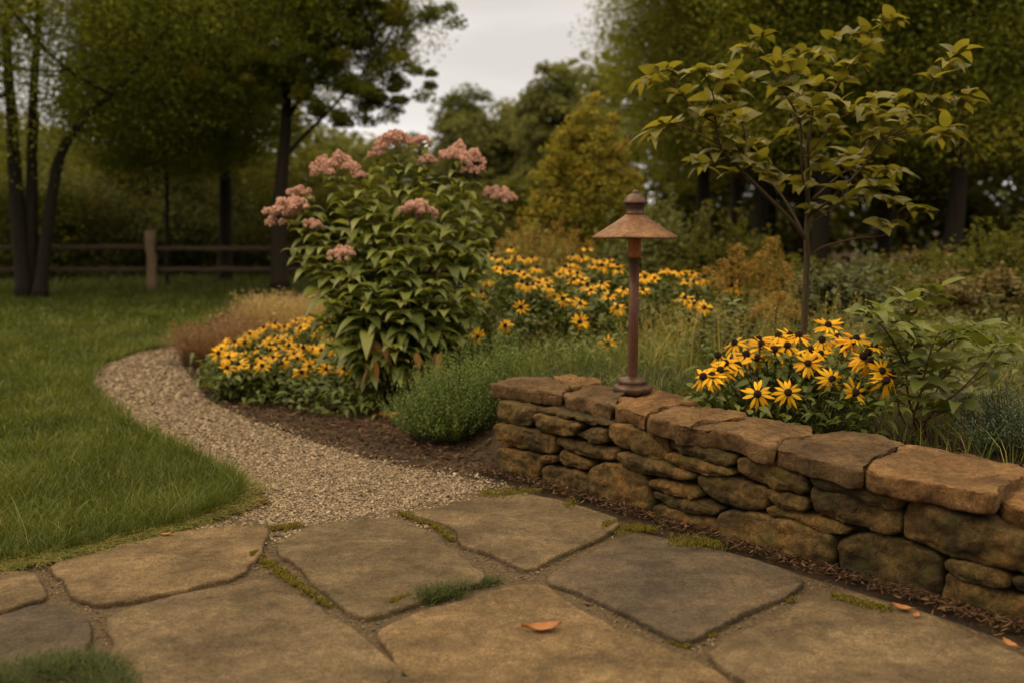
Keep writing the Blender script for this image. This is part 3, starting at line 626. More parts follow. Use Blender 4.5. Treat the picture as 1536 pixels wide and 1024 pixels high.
lpart('lantern_sleeve', [(.0, zz(387)), (.033, zz(387)), (.0345, zz(383)), (.032, zz(370)), (.030, zz(352)), (.030, zz(340)), (0, zz(340))], 'rust_neck')
sh = [(.040, zz(323.5)), (.205, zz(354.6)), (.2065, zz(357)), (.203, zz(357.2)), (.196, zz(355.2)), (.060, zz(327)), (.02, zz(324))]
prof = [(.0, zz(322)), (.044, zz(322))] + [(.044 + (.206 - .044) * u, zz(322) - (zz(322) - zz(354.3)) * (u ** .94)) for u in np.linspace(.08, 1, 10)] + [(.2085, zz(356.4)), (.205, zz(357.6)), (.197, zz(355.6)), (.06, zz(328)), (0, zz(325))]
lpart('shade', prof, 'rust_shade', ns=64, wob=.0012)
lpart('vent_neck', [(0, zz(323)), (.046, zz(323)), (.047, zz(320.5)), (.043, zz(319)), (.043, zz(312)), (.050, zz(309)), (.050, zz(306)), (0, zz(306))], 'rust_dark')
cp = lpart('cap', [(.0, zz(307)), (.058, zz(307)), (.061, zz(305.8)), (.0605, zz(304.4)), (.055, zz(301)), (.046, zz(297)), (.034, zz(293.8)), (.022, zz(292.2)), (0, zz(292))], 'rust_dark')
lpart('finial', [(0, zz(294)), (.021, zz(294)), (.0235, zz(292.8)), (.0225, zz(291.6)), (.015, zz(290.9)), (.0165, zz(290)), (.0165, zz(289)), (.012, zz(287.4)), (.006, zz(286.2)), (0, zz(285.8))], 'rust_dark')

# ------------------------------------------------------------------ yellow coneflowers
def flower_meshes():
    res = []
    for kk in range(7):
        mb = MB(); n = (14, 12, 13, 11, 13, 12, 10)[kk]; th = np.linspace(0, 2 * math.pi, n, endpoint=False) + RNG.normal(0, .11, n)
        if kk in (3, 6): th = np.delete(th, [1, 6]); n -= 2
        D = np.stack([np.cos(th), np.sin(th), RNG.normal((.12, -.05, -.25, .2, -.5, .0, -.8)[kk], .14, n)], -1)
        leaves(mb, D * .014, D, RNG.uniform(.74, 1.08, n) * .059, RNG.uniform(.8, 1.1, n) * .0150, 5, RNG.uniform(.05, (.35, .5, .75, .3, .8, .4, .6)[kk], n), -.25, 'petal', .16)
        cone = MB(); pr = [(0.0, .013), (.004, .0125), (.008, .0105), (.0115, .006), (.0125, .001), (.011, -.005), (.005, -.008), (0, -.008)]
        lathe(cone, (0, 0, 0), pr[::-1], 14)
        pts = [];
        for q in range(46):
            ph = q * 2.399; zz_ = 1 - q / 60; rr = math.sqrt(max(0, 1 - zz_ * zz_)); pts.append((.012 * rr * math.cos(ph), .012 * rr * math.sin(ph), .001 + .0125 * zz_))
        rocks(cone, np.array(pts), .0021, 1)
        res.append((mb.mesh('petals', M['rb_petal']), cone.mesh('cone', M['rb_cone'])))
    return res
FM = flower_meshes()
def add_flower(plant, p, nrm, size, kk=None):
    kk = random.choice((0, 0, 1, 1, 2, 2, 3, 3, 4, 5, 5, 6)) if kk is None else kk; pm, cm = FM[kk]
    o = bpy.data.objects.new('flower', pm); COL.objects.link(o); o.parent = plant
    pw = np.array(parent_world(plant)); o.location = p - pw
    q = Vector(nrm).to_track_quat('Z', 'Y'); e = q.to_euler(); o.rotation_euler = e; o.scale = (size,) * 3
    o.rotation_mode = 'QUATERNION'; from mathutils import Quaternion
    o.rotation_quaternion = q @ Quaternion((0, 0, 1), random.uniform(0, 6.28))
    c = bpy.data.objects.new('cone', cm); COL.objects.link(c); c.parent = o; c.scale = (1.25, 1.25, 1.35)
    return o
def cone_plant(flws, base, label, group, spread=.16, nleaf=500, leaf=.07, hts=None, bushy=None, name='coneflower_plant', fmin=None):
    """flws: list of (world point, normal, size)"""
    plant = thing(name, label, 'flowers', base, group)
    st = MB(); lf = MB(); b = np.array(base)
    P0 = []
    for (p, nn, sz) in flws:
        g = b + np.array([*(RNG.normal(0, spread * .5, 2)), 0]); g[2] = float(h(g[0], g[1])) - .02
        g[:2] = b[:2] + (g[:2] - b[:2]) * .6 + (p[:2] - b[:2]) * .35
        midp = g * .45 + p * .55 + np.array([0, 0, .06]) + (g - p) * np.array([.12, .12, 0])
        tip = p - np.array(nn) * .010 * sz
        c = spline([g, midp, tip - np.array(nn) * .03, tip], 5); tube(st, c, .0035, .002, 5)
        m = 5; ii = RNG.integers(2, len(c) - 3, m); th = RNG.uniform(0, 6.28, m)
        leaves(lf, c[ii], np.stack([np.cos(th), np.sin(th), RNG.uniform(.1, .9, m)], -1), RNG.uniform(.5, 1.1, m) * leaf, leaf * .3, 4, .5, .3, 'lance', .3)
        add_flower(plant, p, nn, sz); P0.append(p)
    # leafy mound below the flowers
    P0 = np.array(P0); n = nleaf
    k = RNG.integers(0, len(P0), n); u = RNG.uniform(0, 1, n) ** .7
    tgt = P0[k] + RNG.normal(0, .07, (n, 3)) * np.array([1, 1, .3]); tgt[:, 2] -= .05
    g = b + (tgt - b) * np.array([.75, .75, 0]); g[:, 2] = h(g[:, 0], g[:, 1])
    pos = g + (tgt - g) * u[:, None]; pos[:, :2] += RNG.normal(0, .025, (n, 2))
    th = RNG.uniform(0, 6.28, n)
    leaves(lf, pos, np.stack([np.cos(th), np.sin(th), RNG.uniform(-.2, 1.0, n)], -1), RNG.uniform(.6, 1.3, n) * leaf, RNG.uniform(.3, .45, n) * leaf, 4, RNG.uniform(.2, .8, n), .3, 'lance', .4)
    for q in RNG.integers(0, n, n // 9):
        tube(st, spline([g[q], (g[q] + pos[q]) / 2 + RNG.normal(0, .01, 3), pos[q]], 3), .0022, .0012, 4)
    st.obj('stems', M['jp_stem'] if False else M['rb_stem'], plant); lf.obj('leaves', M['rb_leaf'], plant)
    return plant
M['rb_stem'] = plain('coneflower_stem', [(.03, .035, .012), (.06, .06, .02)], .7, 20)
c5 = lambda a, b: (980 + a / 2.763, 400 + b / 2.763)
FR = [(208, 455, .5), (278, 428, .6), (268, 368, .3), (338, 318, .2), (430, 377, .65), (385, 365, .3), (350, 408, .5), (447, 323, .25), (437, 303, .15), (432, 527, .75), (558, 520, .85), (640, 400, .8), (692, 362, .3), (555, 327, .5), (565, 285, .1), (603, 288, .1), (520, 290, .1), (650, 345, .1), (740, 464, .85), (835, 520, .8), (790, 332, .45), (763, 293, .12), (822, 312, .2), (725, 245, .3), (895, 393, .6), (888, 357, .1), (945, 432, .6), (870, 372, .3), (965, 470, .6), (915, 330, .2), (985, 450, .5), (840, 300, .2), (500, 345, .3), (300, 400, .4), (245, 452, .3), (700, 305, .1)]
fl = []
for (a, b_, f) in FR:
    px, py = c5(a, b_); Yd = 4.18 + (592 - py) / 110 * .55 + random.uniform(-.04, .04) - .22 * float(sm(px, 1230, 1320)); p = W(px, py, Yd)
    nn = norm(np.array([random.uniform(-.3, .3) + (px - 1190) / 400, -f * 1.1 - .12, 1.05 - f * .75])); fl.append((p, nn, random.uniform(1.06, 1.24)))
bs = (1.30, 4.45, float(h(1.30, 4.45)))
cone_plant(fl, bs, 'big clump of yellow black-centred coneflowers right behind the wall in front of sapling', 'coneflower clumps', .2, 900, .085)
# one dark seed head among them
# middle bed
MID = [(185, 340), (105, 375), (160, 385), (235, 385), (270, 380), (290, 420), (130, 410), (45, 435), (80, 465), (150, 435), (190, 400), (215, 440), (240, 450), (250, 490), (300, 485), (330, 475), (375, 520), (350, 525), (400, 550), (470, 570), (225, 585), (160, 660), (45, 705), (70, 555), (10, 525), (515, 515), (470, 645), (585, 737), (625, 585), (430, 400), (455, 405), (440, 370), (475, 370), (500, 345), (540, 385), (590, 385), (560, 410), (610, 400), (520, 410), (630, 430), (480, 475), (520, 478), (560, 485), (385, 450), (430, 440), (460, 445), (590, 540), (650, 510), (720, 440), (740, 460), (780, 465), (730, 515), (820, 430), (850, 430), (880, 435), (935, 445), (985, 458), (940, 480), (905, 545), (945, 570), (985, 585), (1100, 495), (1130, 497), (700, 435), (230, 480), (275, 490), (200, 380), (570, 395), (625, 412), (300, 470), (340, 500), (445, 470), (500, 490), (765, 440), (915, 478), (120, 380), (410, 415), (20, 480), (60, 520), (480, 380)]
random.seed(3)
mid = []
for (a, b_) in MID:
    px, py = 700 + a / 2.767, 250 + b_ / 2.767
    Yd = np.interp(py, [370, 400, 430, 460, 515], [9.2, 8.2, 7.4, 6.9, 6.3]) + random.uniform(-.15, .15); f = np.interp(py, [380, 440, 470, 510], [.05, .25, .7, .85])
    p = W(px, py, Yd); mid.append((p, norm(np.array([random.uniform(-.3, .3), -f * 1.1 - .1, 1.05 - f * .75])), random.uniform(.98, 1.2)))
def bin_plants(flws, centers):
    C = np.array(centers); g = [[] for _ in centers]
    for f in flws: g[int(np.argmin(np.linalg.norm(C - f[0][:2], axis=1)))].append(f)
    return g
CM = [(-.25, 6.5), (.55, 6.6), (-.05, 7.7), (.75, 7.9), (.35, 8.9), (1.15, 9.0), (1.65, 8.0), (2.0, 7.2)]
LM = ['sparse yellow coneflowers closest right of the pink-topped tall plant', 'drooping yellow coneflowers just left of the lamp post', 'yellow coneflowers massed behind the pink-topped plant', 'yellow coneflowers massed behind the lamp post below its shade',
      'far row of small yellow coneflowers left of the lamp shade', 'far yellow coneflowers directly behind the lamp post', 'yellow coneflowers between lamp and brown feathery plumes', 'two-bloom yellow coneflower among brown plumes left of sapling']
for gidx, (cc, fl_) in enumerate(zip(CM, bin_plants(mid, CM))):
    if not fl_: continue
    m_ = np.mean([f[0] for f in fl_], 0); bx, by = (m_[0] + cc[0]) / 2, (m_[1] + cc[1]) / 2 + .1
    cone_plant(fl_, (bx, by, float(h(bx, by))), LM[gidx], 'coneflower clumps', .3, 130 * len(fl_) + 500, .085)
# left patch by the path
PLP = np.array([(322, 528), (340, 508), (400, 490), (490, 472), (522, 500), (525, 548), (470, 552), (400, 552), (345, 560), (328, 545)], float)
pts = []
for q in scatter(PLP, 1600):
    if all(math.hypot(q[0] - r[0], (q[1] - r[1]) * 1.7) > 15.5 for r in pts): pts.append(q)
left = []
for (px, py) in pts:
    Yd = np.interp(py, [470, 560], [8.5, 6.75]) + random.uniform(-.08, .08); p = W(px, py, Yd); f = np.interp(py, [480, 560], [.3, .6])
    p[2] += random.uniform(-.05, .05); left.append((p, norm(np.array([random.uniform(-.6, .5), -f - random.uniform(-.1, .4), 1.0 - f * .5])), random.uniform(.9, 1.15)))
CL = [(-2.15, 7.0), (-1.75, 6.95), (-1.45, 7.2), (-2.1, 7.8), (-1.6, 8.0)]
LL = ['low yellow coneflowers at the path bend, leftmost clump', 'low yellow coneflowers nearest the gravel left of the pink-topped plant', 'low yellow coneflowers partly under the pink-topped plant', 'low yellow coneflowers in front of the reddish grasses', 'back clump of low yellow coneflowers beside the tan grasses']
for cc, fl_, lab in zip(CL, bin_plants(left, CL), LL):
    if fl_: cone_plant(fl_, (*cc, 0.0), lab, 'coneflower clumps', .3, 60 * len(fl_) + 420, .10)

# ------------------------------------------------------------------ tall pink-topped plant
def floret_head(seed, n=700, rx=1.0, rz=.5):
    mb = MB(); rg = np.random.default_rng(seed); P = []; a = []
    lumps = []
    for _ in range(44):
        th = rg.uniform(0, 6.28); r = math.sqrt(rg.uniform(0, 1)) * .86; lumps.append((r * math.cos(th), r * math.sin(th), (1 - r * r) * .42 + rg.normal(0, .06), rg.uniform(.11, .19)))
    for (x, y, z, s) in lumps:
        k = n // 14; d = norm(rg.normal(0, 1, (k, 3))); d[:, 2] = np.abs(d[:, 2]) * .9 - .2
        P.append(np.array([x, y, z]) + d * s * rg.uniform(.75, 1.05, (k, 1))); a.append(np.clip(rg.normal(.5, .2, k) + d[:, 2] * .12, 0, 1))
    P = np.concatenate(P); a = np.concatenate(a); rocks(mb, P, .034 * rg.uniform(.7, 1.3, len(P)), 1, a)
    return mb.mesh('flower_head', M['jp_flower'], smooth=False)
HM = [floret_head(5), floret_head(8), floret_head(13)]
jb = ground(603, 604)
jp = thing('joe_pye_weed', 'tall leafy perennial with dusty pink flower domes beside the gravel path', 'plant', tuple(map(float, jb)))
HEADS = [(503, 248, 38, 6.9), (541, 263, 12, 6.8), (449, 291, 20, 6.9), (436, 316, 38, 6.8), (468, 336, 16, 6.7), (514, 381, 23, 6.3), (593, 213, 33, 7.05), (630, 214, 19, 7.0), (566, 231, 14, 7.0), (642, 242, 16, 6.9), (692, 234, 36, 6.9), (706, 257, 16, 6.8), (626, 315, 29, 6.5), (748, 294, 28, 6.95)]
STEMS = [(h_[0], h_[1] + h_[2] * .22, h_[3], i) for i, h_ in enumerate(HEADS)]
STEMS += [(560, 305, 6.75, -1), (470, 385, 6.6, -1), (438, 372, 6.9, -1), (668, 335, 6.65, -1), (722, 350, 6.7, -1), (585, 365, 6.4, -1), (545, 420, 6.3, -1), (660, 405, 6.35, -1), (705, 430, 6.45, -1), (490, 450, 6.45, -1), (735, 385, 7.0, -1), (600, 450, 6.2, -1), (525, 500, 6.3, -1), (665, 500, 6.3, -1), (520, 330, 7.2, -1), (488, 515, 6.35, -1), (702, 505, 6.4, -1), (535, 545, 6.25, -1), (645, 548, 6.2, -1), (590, 520, 6.1, -1), (462, 470, 6.6, -1), (725, 455, 6.6, -1)]
for (px, py, Yd, hi) in STEMS:
    tip = W(px, py, Yd); b = jb + np.array([(tip[0] - jb[0]) * .22 + random.uniform(-.10, .10), (Yd - jb[1]) * .3 + random.uniform(-.1, .1), -.02])
    small = hi >= 0 and HEADS[hi][2] < 18
    midp = b * .5 + tip * .5 + np.array([(b[0] - tip[0]) * .10, 0, .10])
    c = spline([b, midp, tip], 14); st = MB(); tube(st, c, .0095 if not small else .006, .005, 7)
    so = st.obj('stem', M['jp_stem'], jp)
    seg = np.linalg.norm(np.diff(c, axis=0), axis=1); cum = np.concatenate([[0], np.cumsum(seg)]); Lt = cum[-1]
    lf = MB(); s = max(.30, Lt * .18); k = 0
    while s < Lt - .03:
        u = s / Lt; pos = np.array([np.interp(s, cum, c[:, i]) for i in range(3)]); rem = Lt - s
        sizef = min(1.0, .50 + rem * .85); LLn = .335 * sizef * (1.0 if u > .3 else .9)
        nl = 4 if not small else 3; th = np.arange(nl) * 2 * math.pi / nl + k * .8 + RNG.normal(0, .15, nl)
        upv = .8 if rem < .4 else .40
        D = np.stack([np.cos(th), np.sin(th), np.full(nl, upv) + RNG.normal(0, .12, nl)], -1)
        leaves(lf, np.repeat(pos[None], nl, 0), D, LLn * RNG.uniform(.8, 1.12, nl), LLn * RNG.uniform(.30, .40, nl), 7, RNG.uniform(.40, .75, nl) if rem > .3 else RNG.uniform(.45, .75, nl), .30, 'lance', .25, wave=.006)
        s += (.072 if rem < .45 else .118) * random.uniform(.85, 1.15); k += 1
    lf.obj('leaves', M['jp_leaf'], so)
    if hi >= 0:
        hx, hy, hr, hy_ = HEADS[hi]; r = hr * Yd / F_PX
        o = bpy.data.objects.new('flower_head', random.choice(HM)); COL.objects.link(o); o.parent = so
        o.location = tip + np.array([0, 0, -r * .12]) - jb; o.location = o.location
        o.scale = (r * 1.08, r * 1.05, r * random.uniform(1.45, 1.75)); o.rotation_euler = (random.uniform(-.15, .15), random.uniform(-.12, .12) + (tip[0] - jb[0]) * .35, random.uniform(0, 6))
        br = MB()
        for q in range(9):
            th = q * .7; e = tip + np.array([math.cos(th) * r * .55, math.sin(th) * r * .55, r * .12]); tube(br, spline([tip - np.array([0, 0, r * .55 + .02]), (tip + e) / 2 - np.array([0, 0, r * .2]), e], 3), .002, .0015, 4)
        br.obj('flower_stalks', M['jp_stem'], so)
lf = MB(); 
for q in range(15):
    p = W(random.uniform(545, 665), random.uniform(510, 550), random.uniform(6.1, 6.4)); leaves(lf, [p], [(random.uniform(-.5, .5), -.5, -1.0)], random.uniform(.11, .16), .05, 5, .1, .5, 'lance', .8)
wo = lf.obj('withered_leaves', M['old_leaf'], jp); wo['label'] = 'withered orange-brown leaves low on the plant'

# ------------------------------------------------------------------ feathery green shrubs by the wall end
def feathery(name, label, cat, c, rx, ry, hz, n, mat, leafl=.017, gap=.010, grp=None, curve=.25):
    root = thing(name, label, cat, (c[0], c[1], float(h(c[0], c[1]))), grp)
    st = MB(); lf = MB(); P = []; D = []; LL_ = []; 
    for q in range(n):
        th = random.uniform(0, 6.28); r = math.sqrt(random.random()); dx, dy = math.cos(th) * r, math.sin(th) * r
        b = np.array([c[0] + dx * rx * .45, c[1] + dy * ry * .45, 0.0]); b[2] = float(h(b[0], b[1]))
        hh = hz * (math.sqrt(max(.08, 1 - r * r * .8))) * random.uniform(.62, 1.15) * (1 + .18 * math.sin(th * 3 + c[0] * 9))
        tip = np.array([c[0] + dx * rx * random.uniform(.7, 1.28), c[1] + dy * ry * random.uniform(.7, 1.2), b[2] + hh])
        cc = spline([b, b * .4 + tip * .6 - np.array([0, 0, hh * .1 * r]), tip], 8)
        if q % 3 == 0: tube(st, cc, .002, .001, 3)
        Lc = np.linalg.norm(np.diff(cc, axis=0), axis=1).sum(); m = int(Lc * .75 / gap)
        u = np.linspace(.28, 1, m); idx = u * (len(cc) - 1); i0 = np.minimum(idx.astype(int), len(cc) - 2); f = (idx - i0)[:, None]
        pp = cc[i0] * (1 - f) + cc[i0 + 1] * f; T = norm(cc[i0 + 1] - cc[i0]); a_ = np.arange(m) * 2.4
        side = np.stack([np.cos(a_), np.sin(a_), np.zeros(m)], -1); P.append(pp); D.append(side * .8 + T * .8); LL_.append(leafl * (1.15 - .45 * u))
    P = np.concatenate(P); D = np.concatenate(D); LL_ = np.concatenate(LL_)
    leaves(lf, P, D, LL_ * RNG.uniform(.8, 1.2, len(P)), LL_ * .26, 2, .1, .2, 'lance', .5)
    st.obj('stems', M['rb_stem'], root); lf.obj('leaves', mat, root); return root
g = ground(668, 672)
feathery('feathery_shrub', 'bright green feathery mound touching the left end of the stone wall', 'shrub', (g[0] + .0, g[1] + .22), .37, .30, .44, 900, M['hyssop'], .026, .011)
feathery('feathery_shrub', 'green feathery plant behind the mound at the wall end', 'shrub', (-.12, 5.75), .34, .28, .42, 380, M['hyssop'], .028, .013)
feathery('feathery_shrub', 'low green feathery plant between pink-topped plant and lamp', 'shrub', (.32, 6.0), .36, .3, .30, 300, M['hyssop'], .028, .014)
feathery('blue_conifer', 'blue-green needled dwarf conifer behind the wall at the right edge', 'conifer', (2.22, 4.0), .30, .28, .30, 420, M['blue_leaf'], .026, .010)

# ------------------------------------------------------------------ sapling
def twiggy(name, label, cat, base, branches, leafpts, mbark, mleaf, leafL, prof='ovate', groups=None, droop=(.35, .9), ns=8, aspect=.42):
    root = thing(name, label, cat, tuple(map(float, base)))
    for (nm, pts, r0, r1, mat) in branches:
        b = MB(); tube(b, spline(pts, 8), r0, r1, ns); b.obj(nm, mat, root)
    return root
c3 = lambda a, b: (780 + a / 1.9695, b / 1.9695)
SY = 5.3
def sp(a, b, dy=0.0):
    px, py = c3(a, b); return W(px, py, SY + dy)
sb = sp(838, 985); sb[2] = float(h(sb[0], sb[1])) - .03
sap = thing('sapling_tree', 'slender young tree with drooping olive leaves behind the coneflower clump', 'tree', tuple(map(float, sb)))
BR = [
 ('trunk', [sb, sp(843, 880), sp(848, 760), sp(846, 700), sp(850, 620, .02), sp(850, 520, .03), sp(851, 430, .02), sp(863, 330, .05), sp(862, 290, .05)], .021, .006),
 ('limb', [sp(846, 708), sp(800, 650, -.05), sp(700, 550, -.14), sp(620, 470, -.22), sp(590, 430, -.26), sp(577, 350, -.3), sp(570, 280, -.34), sp(540, 215, -.38)], .0125, .003),
 ('limb', [sp(592, 430, -.26), sp(530, 398, -.36), sp(470, 372, -.42), (sp(400, 395, -.46))], .0055, .0018),
 ('limb', [sp(580, 365, -.29), sp(520, 330, -.22), sp(475, 275, -.15), sp(430, 225, -.1), sp(372, 238, -.08)], .006, .0018),
 ('limb', [sp(660, 510, -.18), sp(668, 405, -.05), sp(640, 330, .05), sp(605, 250, .15), sp(585, 215, .2)], .0055, .0018),
 ('limb', [sp(846, 712), sp(812, 640, .10), sp(760, 560, .22), sp(690, 490, .36), sp(620, 465, .46), sp(545, 490, .5)], .008, .002),
 ('limb', [sp(850, 600, .02), sp(832, 500, -.1), sp(828, 370, -.2), sp(790, 290, -.26), sp(730, 200, -.32), sp(672, 140, -.36)], .0075, .002),
 ('limb', [sp(862, 300, .05), sp(920, 275, .1), sp(965, 205, .14), sp(1005, 155, .16), sp(1040, 95, .2), sp(1075, 72, .22)], .006, .0018),
 ('limb', [sp(851, 480, .02), sp(800, 320, .25), sp(780, 250, .36), sp(830, 190, .42), sp(900, 160, .5)], .006, .0018),
 ('limb', [sp(850, 640), sp(905, 600, -.08), sp(965, 545, -.16), sp(1020, 485, -.22), sp(1072, 415, -.3), sp(1150, 370, -.36), sp(1195, 300, -.4), sp(1235, 225, -.42), sp(1262, 190, -.44)], .0085, .002),
 ('limb', [sp(1072, 415, -.3), sp(1130, 402, -.2), sp(1195, 392, -.1), sp(1240, 405, -.05)], .004, .0015),
 ('limb', [sp(1150, 370, -.36), sp(1215, 330, -.36), sp(1290, 300, -.36)], .0035, .0015),
 ('limb', [sp(862, 590, .02), sp(930, 530, .15), sp(1000, 470, .3), sp(1060, 360, .42), sp(1120, 330, .5)], .006, .002),
 ('limb', [sp(870, 655, -.03), sp(930, 612, -.18), sp(985, 590, -.28), sp(1035, 575, -.34)], .0045, .0015),
 ('limb', [sp(864, 752), sp(900, 728, -.08), sp(985, 706, -.2), (sp(1075, 695, -.3)), sp(1125, 660, -.34), sp(1160, 622, -.36)], .0062, .002),
 ('limb', [sp(900, 560, .08), sp(960, 510, .1), sp(1040, 500, .06), sp(1105, 505, .02)], .0045, .0016),
 ('limb', [sp(851, 460, .02), sp(900, 400, -.1), sp(950, 350, -.2), sp(1010, 320, -.3)], .0045, .0016)]
LV = MB()
for bi, (nm, pts, r0, r1) in enumerate(BR):
    c = spline(pts, 8); b = MB(); tube(b, c, r0, r1, 9 if bi else 12)
    seg = np.linalg.norm(np.diff(c, axis=0), axis=1); cum = np.concatenate([[0], np.cumsum(seg)]); Lt = cum[-1]
    s = Lt * (.60 if bi == 0 else .42 if r0 > .007 else .30); s = max(s, .12)
    if bi == 14: s = Lt * .62
    while s < Lt:
        pos = np.array([np.interp(s, cum, c[:, i]) for i in range(3)]); T = norm(np.array([np.interp(min(s + .02, Lt), cum, c[:, i]) for i in range(3)]) - pos + 1e-6)
        th = random.uniform(0, 6.28); d = norm(np.array([math.cos(th), math.sin(th) * .8, random.uniform(-.1, .7)])) * .8 + T * .5; ln = random.uniform(.03, .13)
        e = pos + norm(d) * ln; tube(b, spline([pos, (pos + e) / 2 + [0, 0, .012], e], 3), .0018, .001, 4)
        k = random.choice((3, 4, 5)); a_ = np.arange(k) * 2 * math.pi / k + th
        D = np.stack([np.cos(a_), np.sin(a_), RNG.uniform(.05, .5, k)], -1) + norm(d) * .6
        leaves(LV, np.repeat(e[None], k, 0) - D * .004, D, RNG.uniform(.12, .185, k), RNG.uniform(.064, .090, k), 7, RNG.uniform(.15, .70, k), .16, 'ovate', .5, a=np.clip(RNG.normal(.38, .25, k), 0, 1), wave=.01)
        s += random.uniform(.052, .084)
    b.obj(nm, M['sap_bark'] if r0 > .007 else M['twig'], sap)
    e = c[-1]; T = norm(c[-1] - c[-3]); k = 5; a_ = np.arange(k) * 1.256
    D = np.stack([np.cos(a_), np.sin(a_), RNG.uniform(.0, .5, k)], -1) + T * .5
    leaves(LV, np.repeat(e[None], k, 0), D, RNG.uniform(.11, .15, k), RNG.uniform(.048, .06, k), 6, RNG.uniform(.3, .8, k), .32, 'ovate', .3, wave=.01)
LV.obj('leaves', M['sap_leaf'], sap)

# ------------------------------------------------------------------ leafy shrub on the right
SB = ground(1388, 656); Y0 = float(SB[1])
def s5(a, b, dy=0.0): px, py = c5(a, b); return W(px, py, Y0 + dy)
shr = thing('leafy_shrub', 'broad-leaved green shrub with dark bare twigs behind the wall', 'shrub', tuple(map(float, SB)))
BRS = [[SB, s5(1062, 560), s5(1048, 400, .02), s5(1060, 220), s5(1058, 140)], [SB, s5(1080, 640, -.03), s5(1110, 520, -.1), s5(1135, 400, -.15), s5(1165, 310, -.18), s5(1200, 252, -.2)],
       [SB, s5(1130, 640, -.05), s5(1200, 565, -.1), s5(1262, 518, -.14), s5(1340, 440, -.18), s5(1410, 345, -.2), s5(1440, 325, -.2)], [s5(1262, 518, -.14), s5(1320, 480, -.08), s5(1440, 400, .0)],
       [SB, s5(1040, 640, .03), s5(1005, 520, .1), s5(985, 400, .16), s5(960, 250, .2), s5(930, 150, .22)], [s5(1048, 420, .02), s5(1010, 340, -.1), s5(960, 260, -.16), s5(900, 200, -.2)],
       [SB, s5(1120, 620, .08), s5(1190, 480, .2), s5(1240, 340, .3), s5(1260, 230, .34)], [s5(1100, 650, -.04), s5(1180, 610, -.1), s5(1270, 580, -.14)], [s5(1060, 230), s5(1110, 150, .1), s5(1150, 105, .14)],
       [s5(1135, 400, -.15), s5(1200, 330, -.05), s5(1300, 280, .0), s5(1370, 270, .0)], [SB, s5(1150, 600, .15), s5(1250, 560, .3), s5(1330, 520, .4)]]
LV = MB()
for bi, pts in enumerate(BRS):
    c = spline(pts, 7); b = MB(); tube(b, c, .0065 if len(pts) > 3 else .004, .002, 7); b.obj('branch', M['twig'], shr)
    seg = np.linalg.norm(np.diff(c, axis=0), axis=1); cum = np.concatenate([[0], np.cumsum(seg)]); Lt = cum[-1]
    s = Lt * .40 if bi not in (2, 3) else Lt * .86
    while s < Lt + .01:
        pos = np.array([np.interp(s, cum, c[:, i]) for i in range(3)]); k = 5 if s > Lt * .6 else 4
        a_ = RNG.uniform(0, 6.28) + np.arange(k) * 6.28 / k; D = np.stack([np.cos(a_), np.sin(a_), RNG.uniform(.1, .8, k)], -1); st_ = RNG.uniform(.0, .05, (k, 1))
        leaves(LV, pos + norm(D) * st_, D, RNG.uniform(.095, .145, k), RNG.uniform(.056, .076, k), 7, RNG.uniform(.1, .7, k), .28, 'ovate', .3, wave=.012, serr=.05)
        s += random.uniform(.042, .062)
LV.obj('leaves', M['shrub_leaf'], shr)

# grey-green broad-leaved perennial between lamp and sapling
def whorl_plant(name, label, stems, mat, Ll, asp=.3, grp=None, base=None, mstem=None):
    bx, by = base; root = thing(name, label, 'plant', (bx, by, float(h(bx, by))), grp); st = MB(); lf = MB()
    for tip in stems:
        b = np.array([bx + (tip[0] - bx) * .3, by + (tip[1] - by) * .4, float(h(bx, by)) - .02]); c = spline([b, (b + tip) / 2 + [0, 0, .03], tip], 8); tube(st, c, .004, .002, 5)
        for k, u in enumerate(np.linspace(.3, 1, 13)):
            p = c[int(u * (len(c) - 1))]; th = np.array([0, math.pi]) + k * 1.57 + RNG.normal(0, .2, 2)
            leaves(lf, [p, p], np.stack([np.cos(th), np.sin(th), np.full(2, .7)], -1), Ll * (1.15 - .4 * u), Ll * asp, 6, .35, .3, 'ovate', .2)
    st.obj('stems', mstem or M['rb_stem'], root); lf.obj('leaves', mat, root); return root
whorl_plant('milkweed_plant', 'grey-green broad-leaved plant in front of the brown plumes', [W(x, y, 6.0 + .1 * (i % 3)) for i, (x, y) in enumerate([(1075, 478), (1100, 455), (1118, 462), (1050, 500), (1085, 500), (1130, 490), (1035, 515)])], M['grey_leaf'], .15, .32, None, (1.42, 6.2))
# brown goldenrod-like plumes
def plume(label, tips, base):
    bx, by = base; z0 = float(h(bx, by)); root = thing('plume_plant', label, 'plant', (bx, by, z0), 'feathery brown plume plants'); st = MB(); lf = MB(); fl_ = MB()
    for tip in tips:
        b = np.array([bx + (tip[0] - bx) * .5 + random.uniform(-.05, .05), by + (tip[1] - by) * .5, z0 - .02]); c = spline([b, (b * .4 + tip * .6) + [0, 0, .03], tip], 10); tube(st, c, .004, .002, 4)
        for u in np.linspace(.55, 1, 12):
            p = c[int(u * (len(c) - 1))]; r = (1.08 - u) * .30 + .03; th = random.uniform(0, 6.28)
            for q in range(3):
                a_ = th + q * 2.1; e = p + np.array([math.cos(a_) * r, math.sin(a_) * r, r * .35]); cc = spline([p, (p + e) / 2 + [0, 0, r * .25], e], 4)
                m = 22; ii = RNG.integers(0, len(cc), m); diamonds(fl_, cc[ii] + RNG.normal(0, .008, (m, 3)), RNG.uniform(.012, .026, m))
        m = 34; ii = RNG.integers(2, int(len(c) * .8), m); th = RNG.uniform(0, 6.28, m); leaves(lf, c[ii], np.stack([np.cos(th), np.sin(th), RNG.uniform(-.3, .7, m)], -1), RNG.uniform(.05, .10, m), .014, 3, .4, .2, 'lance', .3)
    st.obj('stems', M['twig'], root); lf.obj('leaves', M['meadow'], root); fl_.obj('plumes', M['gold'], root)
